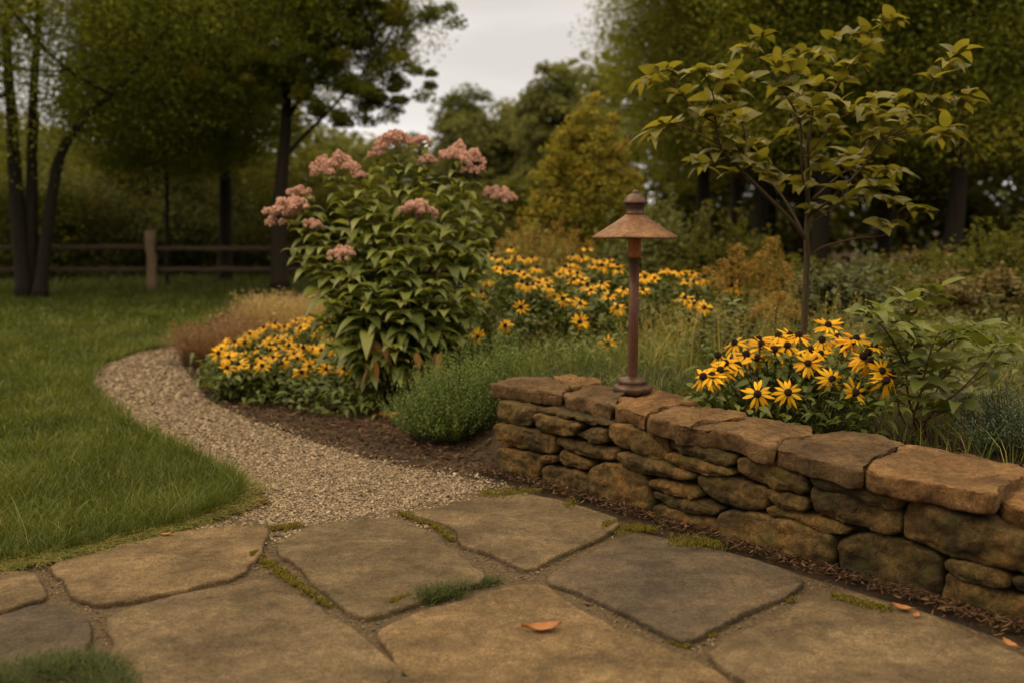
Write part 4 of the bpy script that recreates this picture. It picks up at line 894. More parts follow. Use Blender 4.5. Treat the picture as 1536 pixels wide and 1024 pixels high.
plume('brown feathery plumes rising highest left of the sapling trunk', [W(x, y, 7.3 + random.uniform(-.2, .2)) for x, y in ((1158, 362), (1140, 385), (1105, 372), (1180, 400), (1120, 400), (1085, 395), (1165, 420))], (1.95, 7.4))
plume('shorter brown plumes behind the yellow coneflowers right of lamp', [W(x, y, 8.0 + random.uniform(-.2, .2)) for x, y in ((1060, 405), (1080, 420), (1040, 430), (1100, 430), (1020, 425), (1130, 440))], (1.8, 8.1))
plume('low brown plumes beside the sapling trunk', [W(x, y, 6.7 + random.uniform(-.2, .2)) for x, y in ((1170, 445), (1150, 460), (1185, 470), (1130, 470))], (1.9, 6.8))
plume('brown plumes behind the far coneflowers above the pink-topped plant shoulder', [W(x, y, 10 + random.uniform(-.3, .3)) for x, y in ((800, 345), (770, 352), (835, 338), (860, 350), (780, 330), (820, 360), (750, 365), (885, 365))], (.4, 10.1))

# tan and reddish ornamental grasses left
def grass_clump(label, c, r, hh, n, lean, av, mat=None, name='ornamental_grass', grp=None, ww=.0055):
    root = thing(name, label, 'grass', (c[0], c[1], float(h(c[0], c[1]))), grp); mb = MB()
    th = RNG.uniform(0, 6.28, n); rr = np.sqrt(RNG.uniform(0, 1, n)) * r; P = np.stack([c[0] + np.cos(th) * rr, c[1] + np.sin(th) * rr, np.zeros(n)], -1); P[:, 2] = h(P[:, 0], P[:, 1])
    blades(mb, P, hh * RNG.uniform(.55, 1.1, n), ww, lean * RNG.uniform(.2, 1.2, n), np.clip(RNG.normal(av, .3, n), 0, 1), th + RNG.normal(0, .5, n))
    # seed heads
    m = n // 2; k = RNG.integers(0, n, m); t = RNG.uniform(.5, 1.0, m); q = P[k] + np.stack([np.cos(th[k]) * hh * lean * .35 * t, np.sin(th[k]) * hh * lean * .35 * t, hh * .92 * t], -1) + RNG.normal(0, .03, (m, 3))
    if mat is None: diamonds(mb, q, RNG.uniform(.03, .06, m), np.clip(RNG.normal(av + .1, .2, m), 0, 1), flat=2, asp=.3)
    mb.obj('blades', mat or M['tan_grass'], root)
grass_clump('reddish ornamental grass at the far path bend', (-2.72, 8.75), .36, .40, 2000, 1.0, .18, grp='ornamental grasses')
grass_clump('reddish-tan ornamental grass behind the low coneflowers', (-2.4, 8.9), .40, .50, 2200, .9, .35, grp='ornamental grasses')
grass_clump('pale tan ornamental grass just left of the pink-topped plant', (-2.15, 9.3), .36, .62, 2800, .5, .8, grp='ornamental grasses')
grass_clump('tall pale tan grass behind the low coneflowers touching the leaves', (-2.35, 9.9), .5, .62, 2600, .5, .75, grp='ornamental grasses')

# meadow grasses between the plants
mb = MB()
reg = np.array([(-.35, 5.55), (.0, 5.25), (.8, 4.55), (1.3, 4.3), (2.2, 3.6), (4.2, 3.5), (5.5, 9.5), (2.5, 11), (-1.0, 11), (-1.2, 8)])
p = scatter(reg, 30000); p = p[((p - WA) @ WN) > .52]
z = h(p[:, 0], p[:, 1]); hh = RNG.uniform(.12, .34, len(p)) * np.where(p[:, 1] < 5.6, .75, 1.25)
blades(mb, np.column_stack([p, z]), hh, RNG.uniform(.003, .006, len(p)), RNG.uniform(.2, 1.3, len(p)), np.clip(RNG.normal(.42, .25, len(p)), 0, 1))
tag(mb.obj('meadow_grass', M['meadow']), 'loose green and straw grass filling the bed behind the wall', 'grass', kind='stuff')
mb = MB(); p = scatter(np.array([(-.6, 6.4), (.6, 5.6), (1.6, 5.0), (2.4, 4.8), (2.7, 7.5), (1.8, 10.5), (-.4, 10.5), (-.9, 8)]), 2400); p = p[(p[:, 1] > 6.6) | (p[:, 0] > .75)]
z = h(p[:, 0], p[:, 1]); hh = RNG.uniform(.3, .62, len(p)) * (1 + .045 * (p[:, 1] - 5)); aa = np.clip(RNG.normal(.75, .22, len(p)), 0, 1); ang = RNG.uniform(0, 6.28, len(p)); ln_ = RNG.uniform(.05, .7, len(p))
blades(mb, np.column_stack([p, z]), hh, RNG.uniform(.003, .006, len(p)), ln_, aa, ang)
q = RNG.integers(0, len(p), 26000); t = RNG.uniform(.6, 1, len(q)); hq, lq = hh[q], ln_[q]
P = np.stack([p[q, 0] + np.cos(ang[q]) * hq * lq * t ** 1.8, p[q, 1] + np.sin(ang[q]) * hq * lq * t ** 1.8, z[q] + hq * (t - .35 * lq * t * t)], -1) + RNG.normal(0, .01, (len(q), 3))
k = q % 3 == 0; diamonds(mb, P[k], RNG.uniform(.012, .026, k.sum()), np.clip(RNG.normal(.85, .15, k.sum()), 0, 1), flat=2, asp=.35)
tag(mb.obj('straw_grass', M['meadow']), 'tall straw-coloured wild grass stems among the coneflowers', 'grass', kind='stuff')
mb = MB(); p = scatter(np.array([(.1, 5.2), (.9, 4.5), (1.2, 4.7), (1.0, 5.6), (.3, 5.9), (-.1, 5.6)]), 7000); p = p[((p - WA) @ WN) > .44]
blades(mb, np.column_stack([p, h(p[:, 0], p[:, 1])]), RNG.uniform(.08, .22, len(p)), .0045, RNG.uniform(.3, 1.5, len(p)))
tag(mb.obj('wall_top_grass', M['tuft']), 'fresh green grass tufts growing right behind the wall cap', 'grass', kind='stuff')
# bed ground cover: low dark leaves hiding bare soil further back
mb = MB(); p = scatter(np.array([(-1.2, 6.9), (2.4, 4.3), (3.2, 3.6), (8, 6), (9, 16), (-3.0, 16), (-2.4, 10)]), 26000); p = p[(((p - WA) @ WN) > .9)]
z = h(p[:, 0], p[:, 1]); P = np.column_stack([p, z + RNG.uniform(.02, .22, len(p)) * (1 + .05 * p[:, 1])]); th = RNG.uniform(0, 6.28, len(p))
leaves(mb, P, np.stack([np.cos(th), np.sin(th), RNG.uniform(-.1, .8, len(p))], -1), RNG.uniform(.05, .13, len(p)), RNG.uniform(.02, .035, len(p)), 3, .4, .3, 'lance', .4)
tag(mb.obj('ground_cover', M['rb_leaf']), 'low dark green undergrowth behind the flower bed', 'ground cover', kind='stuff')

mb = MB(); poly = np.array([G(a, b)[:2] for a, b in [(288, 560), (312, 585), (370, 606), (450, 622), (540, 628), (620, 630), (640, 600), (560, 575), (400, 560)]])
p = scatter(poly, 2600); ed = edge_dist(p, poly); p = p[RNG.uniform(0, 1, len(p)) < .25 + 4 * ed]; th = RNG.uniform(0, 6.28, len(p)); P = np.column_stack([p, RNG.uniform(.01, .15, len(p)) * np.minimum(1, .3 + 5 * edge_dist(p, poly))])
leaves(mb, P, np.stack([np.cos(th), np.sin(th), RNG.uniform(.0, 1.0, len(p))], -1), RNG.uniform(.05, .15, len(p)), RNG.uniform(.02, .04, len(p)), 4, RNG.uniform(.3, .8, len(p)), .3, 'lance', .4)
tag(mb.obj('bed_edge_foliage', M['rb_leaf']), 'loose low green leaves spilling towards the path along the bed edge', 'ground cover', kind='stuff')
# dried spikes
for i, (px, pt, Yd) in enumerate([(841, 308, 7.6), (866, 330, 8.1), (815, 335, 8.4), (852, 345, 7.2)]):
    t_ = W(px, pt, Yd); b = np.array([t_[0] + .02, Yd, float(h(t_[0], Yd))]); r_ = thing('dried_spike', ['tallest dried flower spike standing left of the lamp shade', 'dried flower spike just left of the lamp cap', 'dried spike above coneflowers beside the pink-topped plant', 'short dried spike among yellow coneflowers left of lamp'][i], 'dried stem', tuple(map(float, b)), 'dried flower spikes')
    st = MB(); c = spline([b, (b + t_) / 2 + [.02, 0, 0], t_], 8); tube(st, c, .004, .002, 5); st.obj('stalk', M['twig'], r_)
    sd = MB(); k = 160; u = RNG.uniform(.62, 1, k); pp = c[(u * (len(c) - 1)).astype(int)] + RNG.normal(0, .008, (k, 3)) + np.array([0, 0, 1]) * RNG.uniform(-.04, .0, (k, 1)); diamonds(sd, pp, .018); sd.obj('seed_head', M['gold'], r_)

# ------------------------------------------------------------------ mulch, moss, tufts, fallen leaves
mb = MB()
def chips(P, size, a=None):
    n = len(P); th = RNG.uniform(0, 6.28, n); D = np.stack([np.cos(th), np.sin(th), RNG.normal(0, .25, n)], -1)
    leaves(mb, P, D, size * RNG.uniform(.4, 2.0, n), size * RNG.uniform(.10, .40, n), 3, RNG.uniform(-.3, .3, n), -.3, 'petal', .6)
BED = np.array([G(a, b)[:2] for a, b in [(276, 528), (274, 550), (292, 578), (312, 602), (378, 632), (450, 657), (560, 692), (640, 707), (720, 722), (745, 712), (740, 660), (600, 560), (400, 540)]])
p = scatter(BED, 15000); chips(np.column_stack([p, h(p[:, 0], p[:, 1]) + RNG.uniform(-.008, .012, len(p))]), .030)
# litter along the wall foot
s = RNG.uniform(-.1, WALL_LEN + .5, 4600); t = -np.abs(RNG.normal(0, .045, len(s))) + .025; t = np.where(RNG.uniform(0, 1, len(s)) < .1, t * 2, t)
p = WA + s[:, None] * WD + t[:, None] * WN; chips(np.column_stack([p, .012 + RNG.uniform(0.012, .024, len(s))]), .021)
# behind the wall
s = RNG.uniform(1.2, WALL_LEN + .6, 5200); t = RNG.uniform(.36, 1.1, len(s)); p = WA + s[:, None] * WD + t[:, None] * WN; chips(np.column_stack([p, h(p[:, 0], p[:, 1]) + RNG.uniform(-.008, .012, len(p))]), .028)
# lawn tip edge
p = np.array([G(a, b)[:2] for a, b in [(255, 805), (400, 760), (385, 735), (330, 775)]]); p = scatter(p, 1600); chips(np.column_stack([p, RNG.uniform(.006, .018, len(p))]), .022)
tag(mb.obj('bark_mulch', M['bark']), 'reddish-brown bark mulch and dead leaf litter', 'mulch', kind='stuff')

mb = MB()
def mossy(cx, cy, rx, ry, n, z=.018, hh=.012):
    c = G(cx, cy)[:2]; kx = c[1] / F_PX; ky = float(G(cx, cy - ry)[1] - G(cx, cy + ry)[1]) / 2
    th = RNG.uniform(0, 6.28, n); r = np.sqrt(RNG.uniform(0, 1, n)); r = r * (1 + .3 * np.sin(th * 3 + cx)) ; P = np.stack([c[0] + np.cos(th) * r * rx * kx, c[1] + np.sin(th) * r * ky], -1)
    nearf = [inside(P, fp) for fp in FPOLY]; onf = np.any(nearf, 0)
    zz_ = np.where(onf, .027, z - .006) ; kp = RNG.uniform(0, 1, n) < .45 * (1 - r * .6); P = P[kp]; zz_ = zz_[kp]; n = len(P)
    blades(mb, np.column_stack([P, zz_]), hh * .8 * RNG.uniform(.5, 1.2, n), .0035, RNG.uniform(.2, 1.2, n))
def mossline(pts, w, dens, **kw):
    pts = np.array(pts, float)
    for i in range(len(pts) - 1):
        L_ = np.linalg.norm(pts[i + 1] - pts[i]); 
        for q in range(max(1, int(L_ / (w * .7)))):
            f = (q + random.random() * .6) / max(1, int(L_ / (w * .7))); c = pts[i] * (1 - f) + pts[i + 1] * f; mossy(c[0], c[1], w * random.uniform(.6, 1.1), w * .5 * random.uniform(.6, 1.1), dens, **kw)
mossline([(405, 796), (440, 793), (450, 790)], 12, 900)
mossline([(380, 838), (405, 850), (430, 870), (465, 895), (495, 915)], 13, 900)
mossline([(600, 775), (650, 790), (680, 818)], 12, 900)
mossline([(730, 745), (800, 742)], 26, 1800)
mossline([(850, 762), (870, 770)], 18, 900)
mossline([(905, 800), (940, 795), (985, 800)], 20, 1300, hh=.018)
mossline([(1020, 822), (1075, 825)], 22, 1200, hh=.02)
mossline([(585, 915), (620, 905)], 12, 800)
mossline([(195, 905), (210, 902)], 8, 400); mossline([(1180, 903), (1190, 906)], 12, 500); mossline([(1060, 958), (1075, 955)], 10, 400)
mossline([(1250, 905), (1330, 925)], 14, 500); mossline([(1010, 968), (1035, 975)], 9, 300)
tag(mb.obj('moss', M['moss']), 'yellow-green moss in the patio joints and on slab edges', 'moss', kind='stuff')
def tuft(label, pts, w, n, hh, grp='grass tufts in the patio'):
    c0 = G(*pts[0]); root = thing('grass_tuft', label, 'grass tuft', (float(c0[0]), float(c0[1]), .01), grp); mb = MB(); pts = np.array(pts, float)
    i = RNG.integers(0, len(pts) - 1, n); f = RNG.uniform(0, 1, n)[:, None]; q = pts[i] * (1 - f) + pts[i + 1] * f + RNG.normal(0, 1, (n, 2)) * np.array([w, w * .45])
    P = np.array(G(q[:, 0], q[:, 1])); P[:, 2] = .01; az = RNG.uniform(0, 6.28, n)
    blades(mb, P, hh * RNG.uniform(.45, 1.15, n), .0028, RNG.uniform(.3, 1.4, n), None, az); mb.obj('blades', M['tuft'], root)
tuft('green grass tuft in the joint between three central flagstones', [(632, 905), (655, 900), (690, 890)], 10, 900, .052)
tuft('low green grass strip trailing right of the central tuft', [(690, 888), (720, 880), (745, 875)], 7, 700, .026)
tuft('dense dark green grass clump at the bottom left corner', [(-120, 1075), (0, 1035), (60, 1022), (110, 1010), (165, 1025), (150, 1060)], 22, 9000, .055)
tuft('small green tuft at the foot of the wall beside blue-grey slab', [(1030, 818), (1075, 826)], 12, 500, .035)
def fallen(label, px, py, z, L_, Wd_, az, curl=.25, zoff=None):
    p = G(px, py, z) if zoff is None else np.array(zoff); mb = MB(); n = 9
    t = np.linspace(0, 1, n); prof = np.array([.05, .10, .45, .8, 1, .85, .75, .45, .04]); rows = []
    for i, u in enumerate(t):
        for k in (-1, -.5, 0, .5, 1):
            w = Wd_ * .5 * prof[i] * k * (1.15 if i in (3, 6) and abs(k) == 1 else 1); x = (u - .5) * L_; rows.append((x * math.cos(az) - w * math.sin(az), x * math.sin(az) + w * math.cos(az), .003 + curl * L_ * (abs(k) ** 2 * .30 + (2 * u - 1) ** 2 * .28 * (1 + u))))
    q = [[i * 5 + k, i * 5 + k + 1, i * 5 + k + 6, i * 5 + k + 5] for i in range(n - 1) for k in range(4)]
    mb.add(np.array(rows) + p, q, None, random.uniform(.3, .8)); o = mb.obj('fallen_leaf', M['dry_leaf'], origin=p); tag(o, label, 'leaf', 'fallen leaves')
M['dry_leaf'] = leaf_mat('dry_leaf', (.26, .10, .035), (.44, .19, .07), .2, .55, nscale=60, gain=1.0)
fallen('curled dry orange leaf lying on the large tan flagstone', 812, 944, .032, .125, .055, .05)
fallen('brown leaf in the litter at the wall foot near the last flagstone', 1355, 913, .034, .07, .035, 2.6)
fallen('small brown leaf fragment beside the one at the wall foot', 1374, 924, .034, .04, .02, .9)
fallen('small orange leaf at the tip of the lawn beside the gravel', 384, 752, .016, .06, .028, .4)
fallen('curled brown leaf on the mulch under the pink-topped plant', 585, 626, .02, .14, .07, .3, .5)
fallen('brown leaf on the slab edge at the bottom right', 1516, 968, .034, .06, .03, 1.9)
fallen('thin orange leaf on the edge of the long tan slab', 248, 802, .030, .055, .02, .3)
g = ground(1448, 664); fallen('small orange leaf on the mulch between shrub and blue conifer', 0, 0, 0, .055, .03, .5, zoff=(g[0], g[1], g[2] + .02))

# ------------------------------------------------------------------ fence
fen = thing('rail_fence', 'weathered two-rail post fence across the far side of the lawn', 'fence', (-7.0, 18.3, 0))
def beam(mb, a, b, w, hgt, k=8):
    a = np.array(a, float); b = np.array(b, float); t = np.linspace(0, 1, k)[:, None]; P = a * (1 - t) + b * t; P[1:-1] += RNG.normal(0, .008, (k - 2, 3))
    T = norm(b - a); up = np.array([0, 0, 1.0]) if abs(T[2]) < .8 else np.array([0, 1.0, 0]); S = norm(np.cross(T, up)); U = np.cross(S, T)
    cr = [(-.5, -.35), (-.35, -.5), (.35, -.5), (.5, -.35), (.5, .35), (.35, .5), (-.35, .5), (-.5, .35)]
    v = np.concatenate([[p + S * w * cx * RNG.uniform(.92, 1.05) + U * hgt * cy * RNG.uniform(.92, 1.05) for cx, cy in cr] for p in P])
    q = [[i * 8 + j, i * 8 + (j + 1) % 8, i * 8 + 8 + (j + 1) % 8, i * 8 + 8 + j] for i in range(k - 1) for j in range(8)]
    n0 = len(v); v = np.vstack([v, P[0], P[-1]]); T_ = [[(j + 1) % 8, j, n0] for j in range(8)] + [[(k - 1) * 8 + j, (k - 1) * 8 + (j + 1) % 8, n0 + 1] for j in range(8)]
    mb.add(v, q, T_)
px_ = [-13.8, -10.4, -7.05, -4.6, -1.9, .8]
def fy(x): return 18.3 + (x + 7) * .06
for i, x in enumerate(px_):
    mb = MB(); beam(mb, (x, fy(x), -.05), (x + .01, fy(x), 1.24 if i == 2 else 1.18), .17, .15, 6); mb.obj('post', M['post'], fen)
    if i < len(px_) - 1:
        for z_ in (.90, .48):
            mb = MB(); x2 = px_[i + 1]; beam(mb, (x + .05, fy(x) + .03, z_ + random.uniform(-.02, .02)), (x2 - .05, fy(x2) + .03, z_ + random.uniform(-.02, .03)), .05, .09, 10); mb.obj('rail', M['fence'], fen)

# ------------------------------------------------------------------ trees
def crown(mb, c, rad, nclump, nleaf, size, holes=0.0, seed=0, flat=.55, skirt=0.0, shell=.6, cs=.15):
    rg = np.random.default_rng(seed); c = np.array(c, float); rad = np.array(rad, float); C = []
    while len(C) < nclump:
        d = norm(rg.normal(0, 1, 3)); r = rg.uniform(0, 1) ** (1 / 3 if shell < .5 else .42); q = d * r
        if q[2] < -.75 and rg.uniform() > skirt: continue
        nn = mnoise.noise(Vector((q[0] * 3.2 + seed, q[1] * 3.2, q[2] * 3.2)))
        if nn < -.32 + holes: continue
        q = q * (1 + .22 * nn); C.append(c + q * rad)
    C = np.array(C); P = []; a = []
    for k, cc in enumerate(C):
        s = rad.mean() * cs * rg.uniform(.6, 1.35); d = rg.normal(0, 1, (nleaf, 3)); d /= np.maximum(1, np.linalg.norm(d, axis=1, keepdims=True) / 1.9); d = d * np.array([s, s, s * flat]); d[:, 2] -= np.hypot(d[:, 0], d[:, 1]) * .25
        P.append(cc + d); tone = rg.normal(.45, .22); a.append(np.clip(tone + rg.normal(0, .10, nleaf), 0, 1))
    P = np.concatenate(P); a = np.concatenate(a); diamonds(mb, P, size * RNG.uniform(.6, 1.3, len(P)), a)
    return C
def tree(label, x, y, trunk_r, hgt, c, rad, nclump, nleaf, size, mat, name='broadleaf_tree', trunks=None, seed=0, holes=0., grp='trees around the garden', nlimb=14, extra=(), cs=.145, z0=None):
    z0 = float(h(x, y)) if z0 is None else z0
    root = thing(name, label, 'tree', (x, y, z0), grp); cr = MB(); tr = MB()
    C = crown(cr, c, rad, nclump, nleaf, size, holes, seed, cs=cs)
    for (cc, rr, nc) in extra: C = np.vstack([C, crown(cr, cc, rr, nc, nleaf, size, holes, seed + 7, cs=cs)])
    tsc = [1.0] + [ .8, .8] if trunks and len(trunks) > 2 else [1.0, .28]
    tl = trunks or [[(x, y, z0 - .1), (x + .1, y, hgt * .3), (x - .05, y + .1, hgt * .6), (c[0], c[1], c[2] + rad[2] * .5)]]
    ends = []
    for kT, T in enumerate(tl):
        T = np.array(T, float); cc = spline(T, 7); n = len(cc); rad_ = trunk_r * tsc[kT] * (1 - .75 * np.linspace(0, 1, n) ** 1.1); rad_[0] *= 1.35; rad_[1] *= 1.1; tube(tr, cc, 0, 0, 10, rad=rad_, bump=.03); ends.append((cc, rad_))
    rg = np.random.default_rng(seed + 99)
    for k in range(nlimb):
        cc, rr = ends[k % len(ends)]; q = C[rg.integers(0, len(C))]; ok = [i for i in range(len(cc)) if cc[i][2] < q[2] + .3 and cc[i][2] > hgt * .25]
        i = ok[-1 - int(rg.integers(0, max(1, len(ok) // 2)))] if ok else len(cc) // 2
        s_ = cc[i]; m_ = (s_ + q) / 2 + np.array([0, 0, -.08 * np.linalg.norm(q - s_)]) + rg.normal(0, .1, 3); tube(tr, spline([s_, m_, q], 6), rr[i] * .5, .012, 6)
    tr.obj('trunk', M['bg_bark'], root); cr.obj('crown', mat, root); return root
A_, B_, C_, Y_ = M['bg_a'], M['bg_b'], M['bg_c'], M['bg_y']
def wx(px, Yd): return (px - 768) / F_PX * Yd
# left, three-stemmed tree in front of the fence
yl = 17.2; w_ = lambda px, py, dy=0: W(px, py, yl + dy)
tree('dark three-stemmed tree on the lawn edge at the far left', float(w_(45, 445)[0]), yl, .15, 8, (-9.2, 17.4, 5.7), (4.5, 3.4, 3.7), 560, 250, .072, A_, 'multi_stem_tree',
     trunks=[[w_(38, 446), w_(25, 300), w_(18, 180), w_(10, 40), w_(20, -140)], [w_(48, 446, .1), w_(48, 300, .1), w_(50, 150, .15), w_(60, 0, .2), w_(70, -150, .2)], [w_(60, 446, -.1), w_(72, 340, -.12), w_(92, 230, -.2), w_(140, 165, -.3), w_(200, 110, -.4), w_(260, 30, -.5)]], seed=3, holes=.22)
tree('tree whose dark trunk rises behind the fence between post and thick trunk', wx(337, 22), 22.0, .17, 9, (wx(330, 22) , 22, 6.3), (3.0, 2.8, 4.3), 400, 230, .095, A_, seed=4, holes=.0)
y3 = 17.5; w_ = lambda px, py, dy=0: W(px, py, y3 + dy)
tree('thick-trunked spreading tree behind the pink-topped plant', float(w_(420, 425)[0]), y3, .16, 9, (-4.4, 18.2, 6.9), (2.9, 3.0, 3.1), 330, 230, .075, A_,
     trunks=[[w_(420, 432), w_(418, 330), w_(424, 250), w_(430, 150), w_(425, 30), w_(420, -150)], [w_(424, 240), w_(455, 205, -.2), w_(495, 165, -.4), w_(560, 90, -.7), w_(610, 10, -.9)]], seed=5, holes=.32, extra=(((-3.1, 17.9, 5.0), (1.3, 1.2, .9), 40), ((-2.2, 17.9, 6.4), (1.0, 1.0, .5), 18), ((-2.3, 17.4, 3.95), (.95, .7, .5), 26), ((-1.7, 17.6, 5.2), (.9, .8, .4), 14), ((-2.9, 17.3, 3.5), (.9, .6, .4), 22), ((-4.6, 17.0, 3.9), (1.1, .6, .5), 34), ((-3.6, 17.4, 4.4), (1.5, 1.0, .7), 60), ((-3.0, 17.2, 5.4), (1.2, .7, .8), 50)))
tree('tree filling the gap behind the three-stemmed tree', wx(260, 27), 27.0, .15, 8, (wx(265, 27), 27, 5.4), (2.6, 2.6, 3.6), 200, 120, .18, B_, seed=6, holes=.14)
tree('tree with low hanging crown above the fence post', wx(250, 20.5), 20.5, .05, 8, (wx(262, 20.5), 20.6, 4.1), (2.4, 1.8, 2.0), 230, 200, .085, A_, seed=16, holes=.0)
# central far trees
tree('distant round-headed tree in the centre, hazy green', wx(715, 44), 44.0, .3, 7, (wx(722, 44), 44, 4.4), (2.6, 2.4, 3.1), 240, 150, .22, C_, seed=7)
tree('distant taller tree right of the round-headed one', wx(830, 40), 40.0, .3, 8, (wx(832, 40), 40, 4.9), (1.5, 1.6, 3.4), 220, 140, .22, C_, seed=8)
tree('distant low tree joining the two central far trees', wx(775, 47), 47.0, .3, 6, (wx(770, 47), 47, 4.2), (2.6, 2.4, 3.2), 160, 150, .24, C_, seed=9)
tree('distant low tree behind the pink-topped plant', wx(610, 50), 50.0, .3, 5, (wx(600, 50), 50, 3.3), (3.2, 2.4, 2.8), 160, 150, .25, C_, seed=10)
tree('yellowing shrubby tree left of the lamp', wx(875, 14), 14.0, .05, 2.2, (wx(875, 14), 14, 1.35), (.70, .7, 1.15), 120, 90, .06, Y_, 'yellow_tree', seed=11, extra=tuple(((wx(a_, 14), 14.0 + b_, c_), (.20, .2, .62), 20) for a_, b_, c_ in ((885, 0, 2.75), (862, .2, 2.5), (908, -.1, 2.45), (930, .2, 2.1), (838, 0, 2.2), (820, -.2, 1.8), (945, 0, 1.6), (850, .3, 2.1), (895, -.3, 2.2), (806, 0, 1.3))), cs=.2)
# right wood
for i, (px, Yd, top, rx, lab, mt) in enumerate([(1045, 21, 10.5, 2.0, 'tall tree at the right edge of the sky gap', A_), (1095, 24, 11, 2.4, 'tall dark tree above the lamp', B_), (1130, 19, 10, 2.2, 'tall dark tree behind the left side of the sapling', B_), (1222, 17, 11, 2.3, 'dark tree whose trunk shows above the sapling top', A_), (1320, 20, 11, 2.6, 'dark tree behind the right side of the sapling', B_), (1420, 16, 10, 2.4, 'dark tree at the upper right with olive leaves', A_), (1535, 18, 11, 2.8, 'dark tree at the right edge of the view', B_), (1150, 30, 9, 3.0, 'tree behind the lamp further back in the wood', B_), (1200, 29, 12, 4.0, 'tree deep in the wood behind the sapling', B_), (1430, 28, 12, 4.2, 'tree deep in the wood at the right', B_)]):
    x = wx(px, Yd); tree(lab, x, Yd, .17, top * .8, (x, Yd, top * .60), (rx, rx * .9, top * .44), 430, 240, .076 if Yd < 25 else .14, mt, seed=20 + i, holes=-.04, cs=.16)
# understorey shrubs
def shrub(label, px, Yd, rx, hz, mat, n=60, nl=110, size=.05, seed=0, name='woodland_shrub'):
    x = wx(px, Yd); z0 = float(h(x, Yd)); root = thing(name, label, 'shrub', (x, Yd, z0), 'shrubs at the wood edge'); cr = MB(); tr = MB()
    C = crown(cr, (x, Yd, z0 + hz * .45), (rx, rx * .8, hz * .48), n, nl, size, -.1, seed, skirt=1, cs=.24)
    rg = np.random.default_rng(seed)                 # loose leafy shoots above the mound
    for q in range(26):
        a_ = rg.uniform(0, 6.28); r = rg.uniform(.1, .95); b = np.array([x + math.cos(a_) * r * rx, Yd + math.sin(a_) * r * rx * .8, z0 + hz * .6 * math.sqrt(1 - r * r * .8)]); e = b + np.array([rg.normal(0, .12), rg.normal(0, .1), hz * rg.uniform(.2, .65)])
        cc = spline([b, (b + e) / 2 + rg.normal(0, .02, 3), e], 8); ii = rg.integers(0, len(cc), 70); diamonds(cr, cc[ii] + rg.normal(0, .035, (70, 3)), size * rg.uniform(.5, 1.1, 70), np.clip(rg.normal(.6, .2, 70), 0, 1)); tube(tr, cc, .005, .002, 4)
    for q in C[:10]: tube(tr, spline([(x, Yd, z0 - .02), (x * .6 + q[0] * .4, Yd * .6 + q[1] * .4, z0 + (q[2] - z0) * .6), q], 5), .012, .004, 5)
    tr.obj('stems', M['bg_bark'], root); cr.obj('foliage', mat, root)
for i, a in enumerate([('dark green shrub right of the sapling trunk', 1290, 9.5, .75, .70, M['grey_shrub']), ('grey-green shrub behind the broad-leaved shrub', 1380, 8.5, .7, .55, M['bg_b']), ('russet shrub at the right edge behind broad-leaved shrub', 1480, 8, .7, .5, M['bg_r']), ('russet-tipped shrub at the wood edge right of sapling', 1350, 11.5, .9, .8, M['bg_r']),
                       ('dark shrub under the trees right of the russet one', 1450, 11, 1.0, .85, M['bg_b']), ('dark shrub at the far right under the trees', 1540, 10, 1.0, .9, M['bg_b']), ('dark shrub behind the sapling trunk', 1215, 11.5, .9, .8, M['bg_b']), ('grey-green shrub behind the lamp shade', 990, 13, .8, 1.55, M['bg_c']),
                       ('dark shrub between lamp and brown plumes', 1080, 12.5, .9, 1.3, M['bg_b']), ('olive shrub below the yellow tree', 800, 13, .9, 1.15, M['meadow']), ('dark shrub right of the yellow tree', 940, 15, 1.0, 1.7, M['bg_b']), ('dark shrub left of the yellow tree', 740, 17, 1.2, 1.6, M['bg_b']),
                       ('grey-green low shrub right of the sapling foot', 1270, 7.2, .45, .55, M['grey_shrub'])]):
    shrub(a[0], a[1], a[2], a[3], a[4], a[5], seed=60 + i, size=.05 + a[2] * .003)
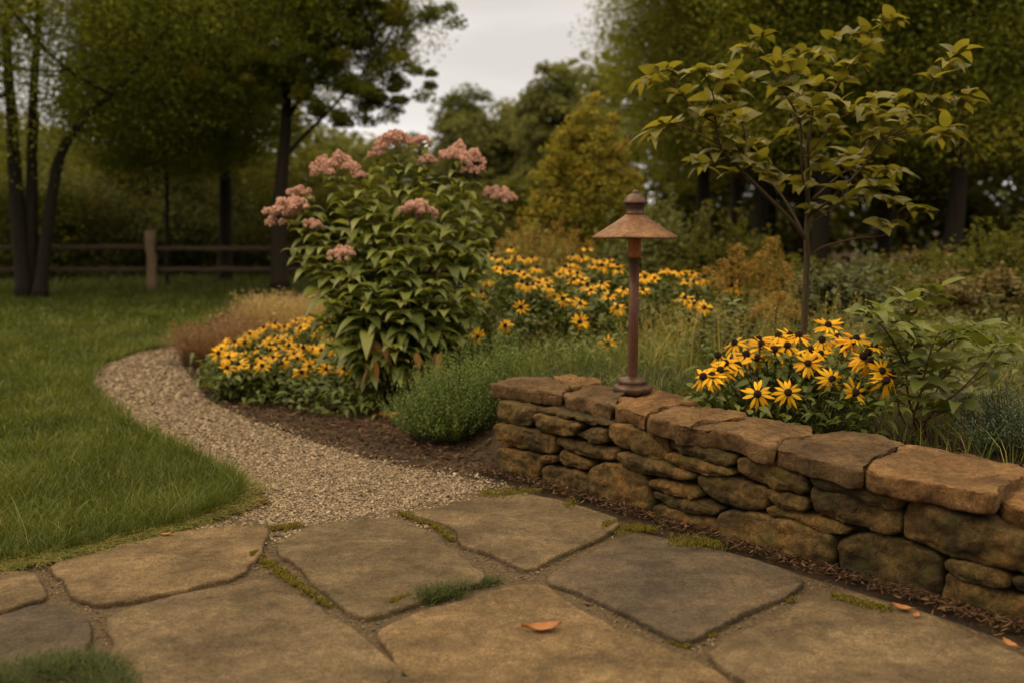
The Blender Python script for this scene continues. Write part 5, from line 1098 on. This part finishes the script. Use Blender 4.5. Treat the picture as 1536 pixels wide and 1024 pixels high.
for i, (px, Yd, rx, hz, lab, mt) in enumerate([(100, 24, 1.9, 3.0, 'bushy olive shrub behind the fence near the three-stemmed tree', C_), (215, 26, 1.9, 3.4, 'bushy shrub behind the fence post', M['bg_r']), (290, 25, 1.8, 2.6, 'green shrub behind the fence left of the second trunk', C_), (390, 27, 1.9, 3.0, 'dark shrub behind the fence between the two trunks', B_), (480, 25, 1.9, 2.6, 'dark shrub behind the fence hidden by the pink-topped plant', B_), (20, 23, 1.9, 2.8, 'dark shrub behind the fence at the left edge', B_), (560, 26, 2, 2.6, 'dark shrub far behind the pink-topped plant', B_), (660, 26, 2, 2.2, 'dark shrub right of the tall pink-topped plant top', B_)]):
    shrub(lab, px, Yd, rx, hz, mt, 90, 120, .12, seed=90 + i)
# far woods
mb = MB(); rg = np.random.default_rng(4); P = []; a = []
for k in range(900):
    x = rg.uniform(-48, 52); y = rg.uniform(54, 66); top = 6.2 + 1.2 * math.sin(x * .35) + (5 if x > 4 or -24 < x < -13 else 0); z = rg.uniform(0, 1) ** .8 * top
    P.append(np.array([x, y, z]) + rg.normal(0, 1, (95, 3)) * np.array([.9, .9, .55])); a.append(np.clip(rg.normal(.45, .16) + rg.normal(0, .15, 95), 0, 1))
P = np.concatenate(P); P[:, 2] = np.maximum(P[:, 2], .05); diamonds(mb, P, RNG.uniform(.5, .9, len(P)), np.concatenate(a))
tag(mb.obj('far_woods', C_), 'far wood closing the view beyond the meadow', 'woods', kind='stuff')
mb = MB(); P = []; a = []
for k in range(620):
    x = rg.uniform(-26, 30); y = rg.uniform(31, 36); top = 3.2 + .8 * math.sin(x * .6) + (4.5 if x > 6 else 0); z = rg.uniform(0, 1) ** .8 * top
    if -5 < x < 5: z *= .75
    P.append(np.array([x, y, z]) + rg.normal(0, 1, (95, 3)) * np.array([.6, .6, .4])); a.append(np.clip(rg.normal(.45, .16) + rg.normal(0, .15, 95), 0, 1))
P = np.concatenate(P); P[:, 2] = np.maximum(P[:, 2], .05); diamonds(mb, P, RNG.uniform(.28, .5, len(P)), np.concatenate(a))
tag(mb.obj('undergrowth', B_), 'dark undergrowth of the wood behind the trees', 'undergrowth', kind='stuff')
# rough grass beyond the fence
mb = MB(); n = 16000; p = np.stack([RNG.uniform(-18, 6, n), RNG.uniform(17.8, 24, n)], -1)
blades(mb, np.column_stack([p, np.zeros(n)]), RNG.uniform(.10, .3, n), .02, RNG.uniform(.2, 1, n), np.clip(RNG.normal(.25, .2, n), 0, 1))
tag(mb.obj('rough_grass', M['grass']), 'rough longer grass under and beyond the rail fence', 'grass', kind='stuff')
for o in bpy.data.objects:
    if '_w' in o: del o['_w']
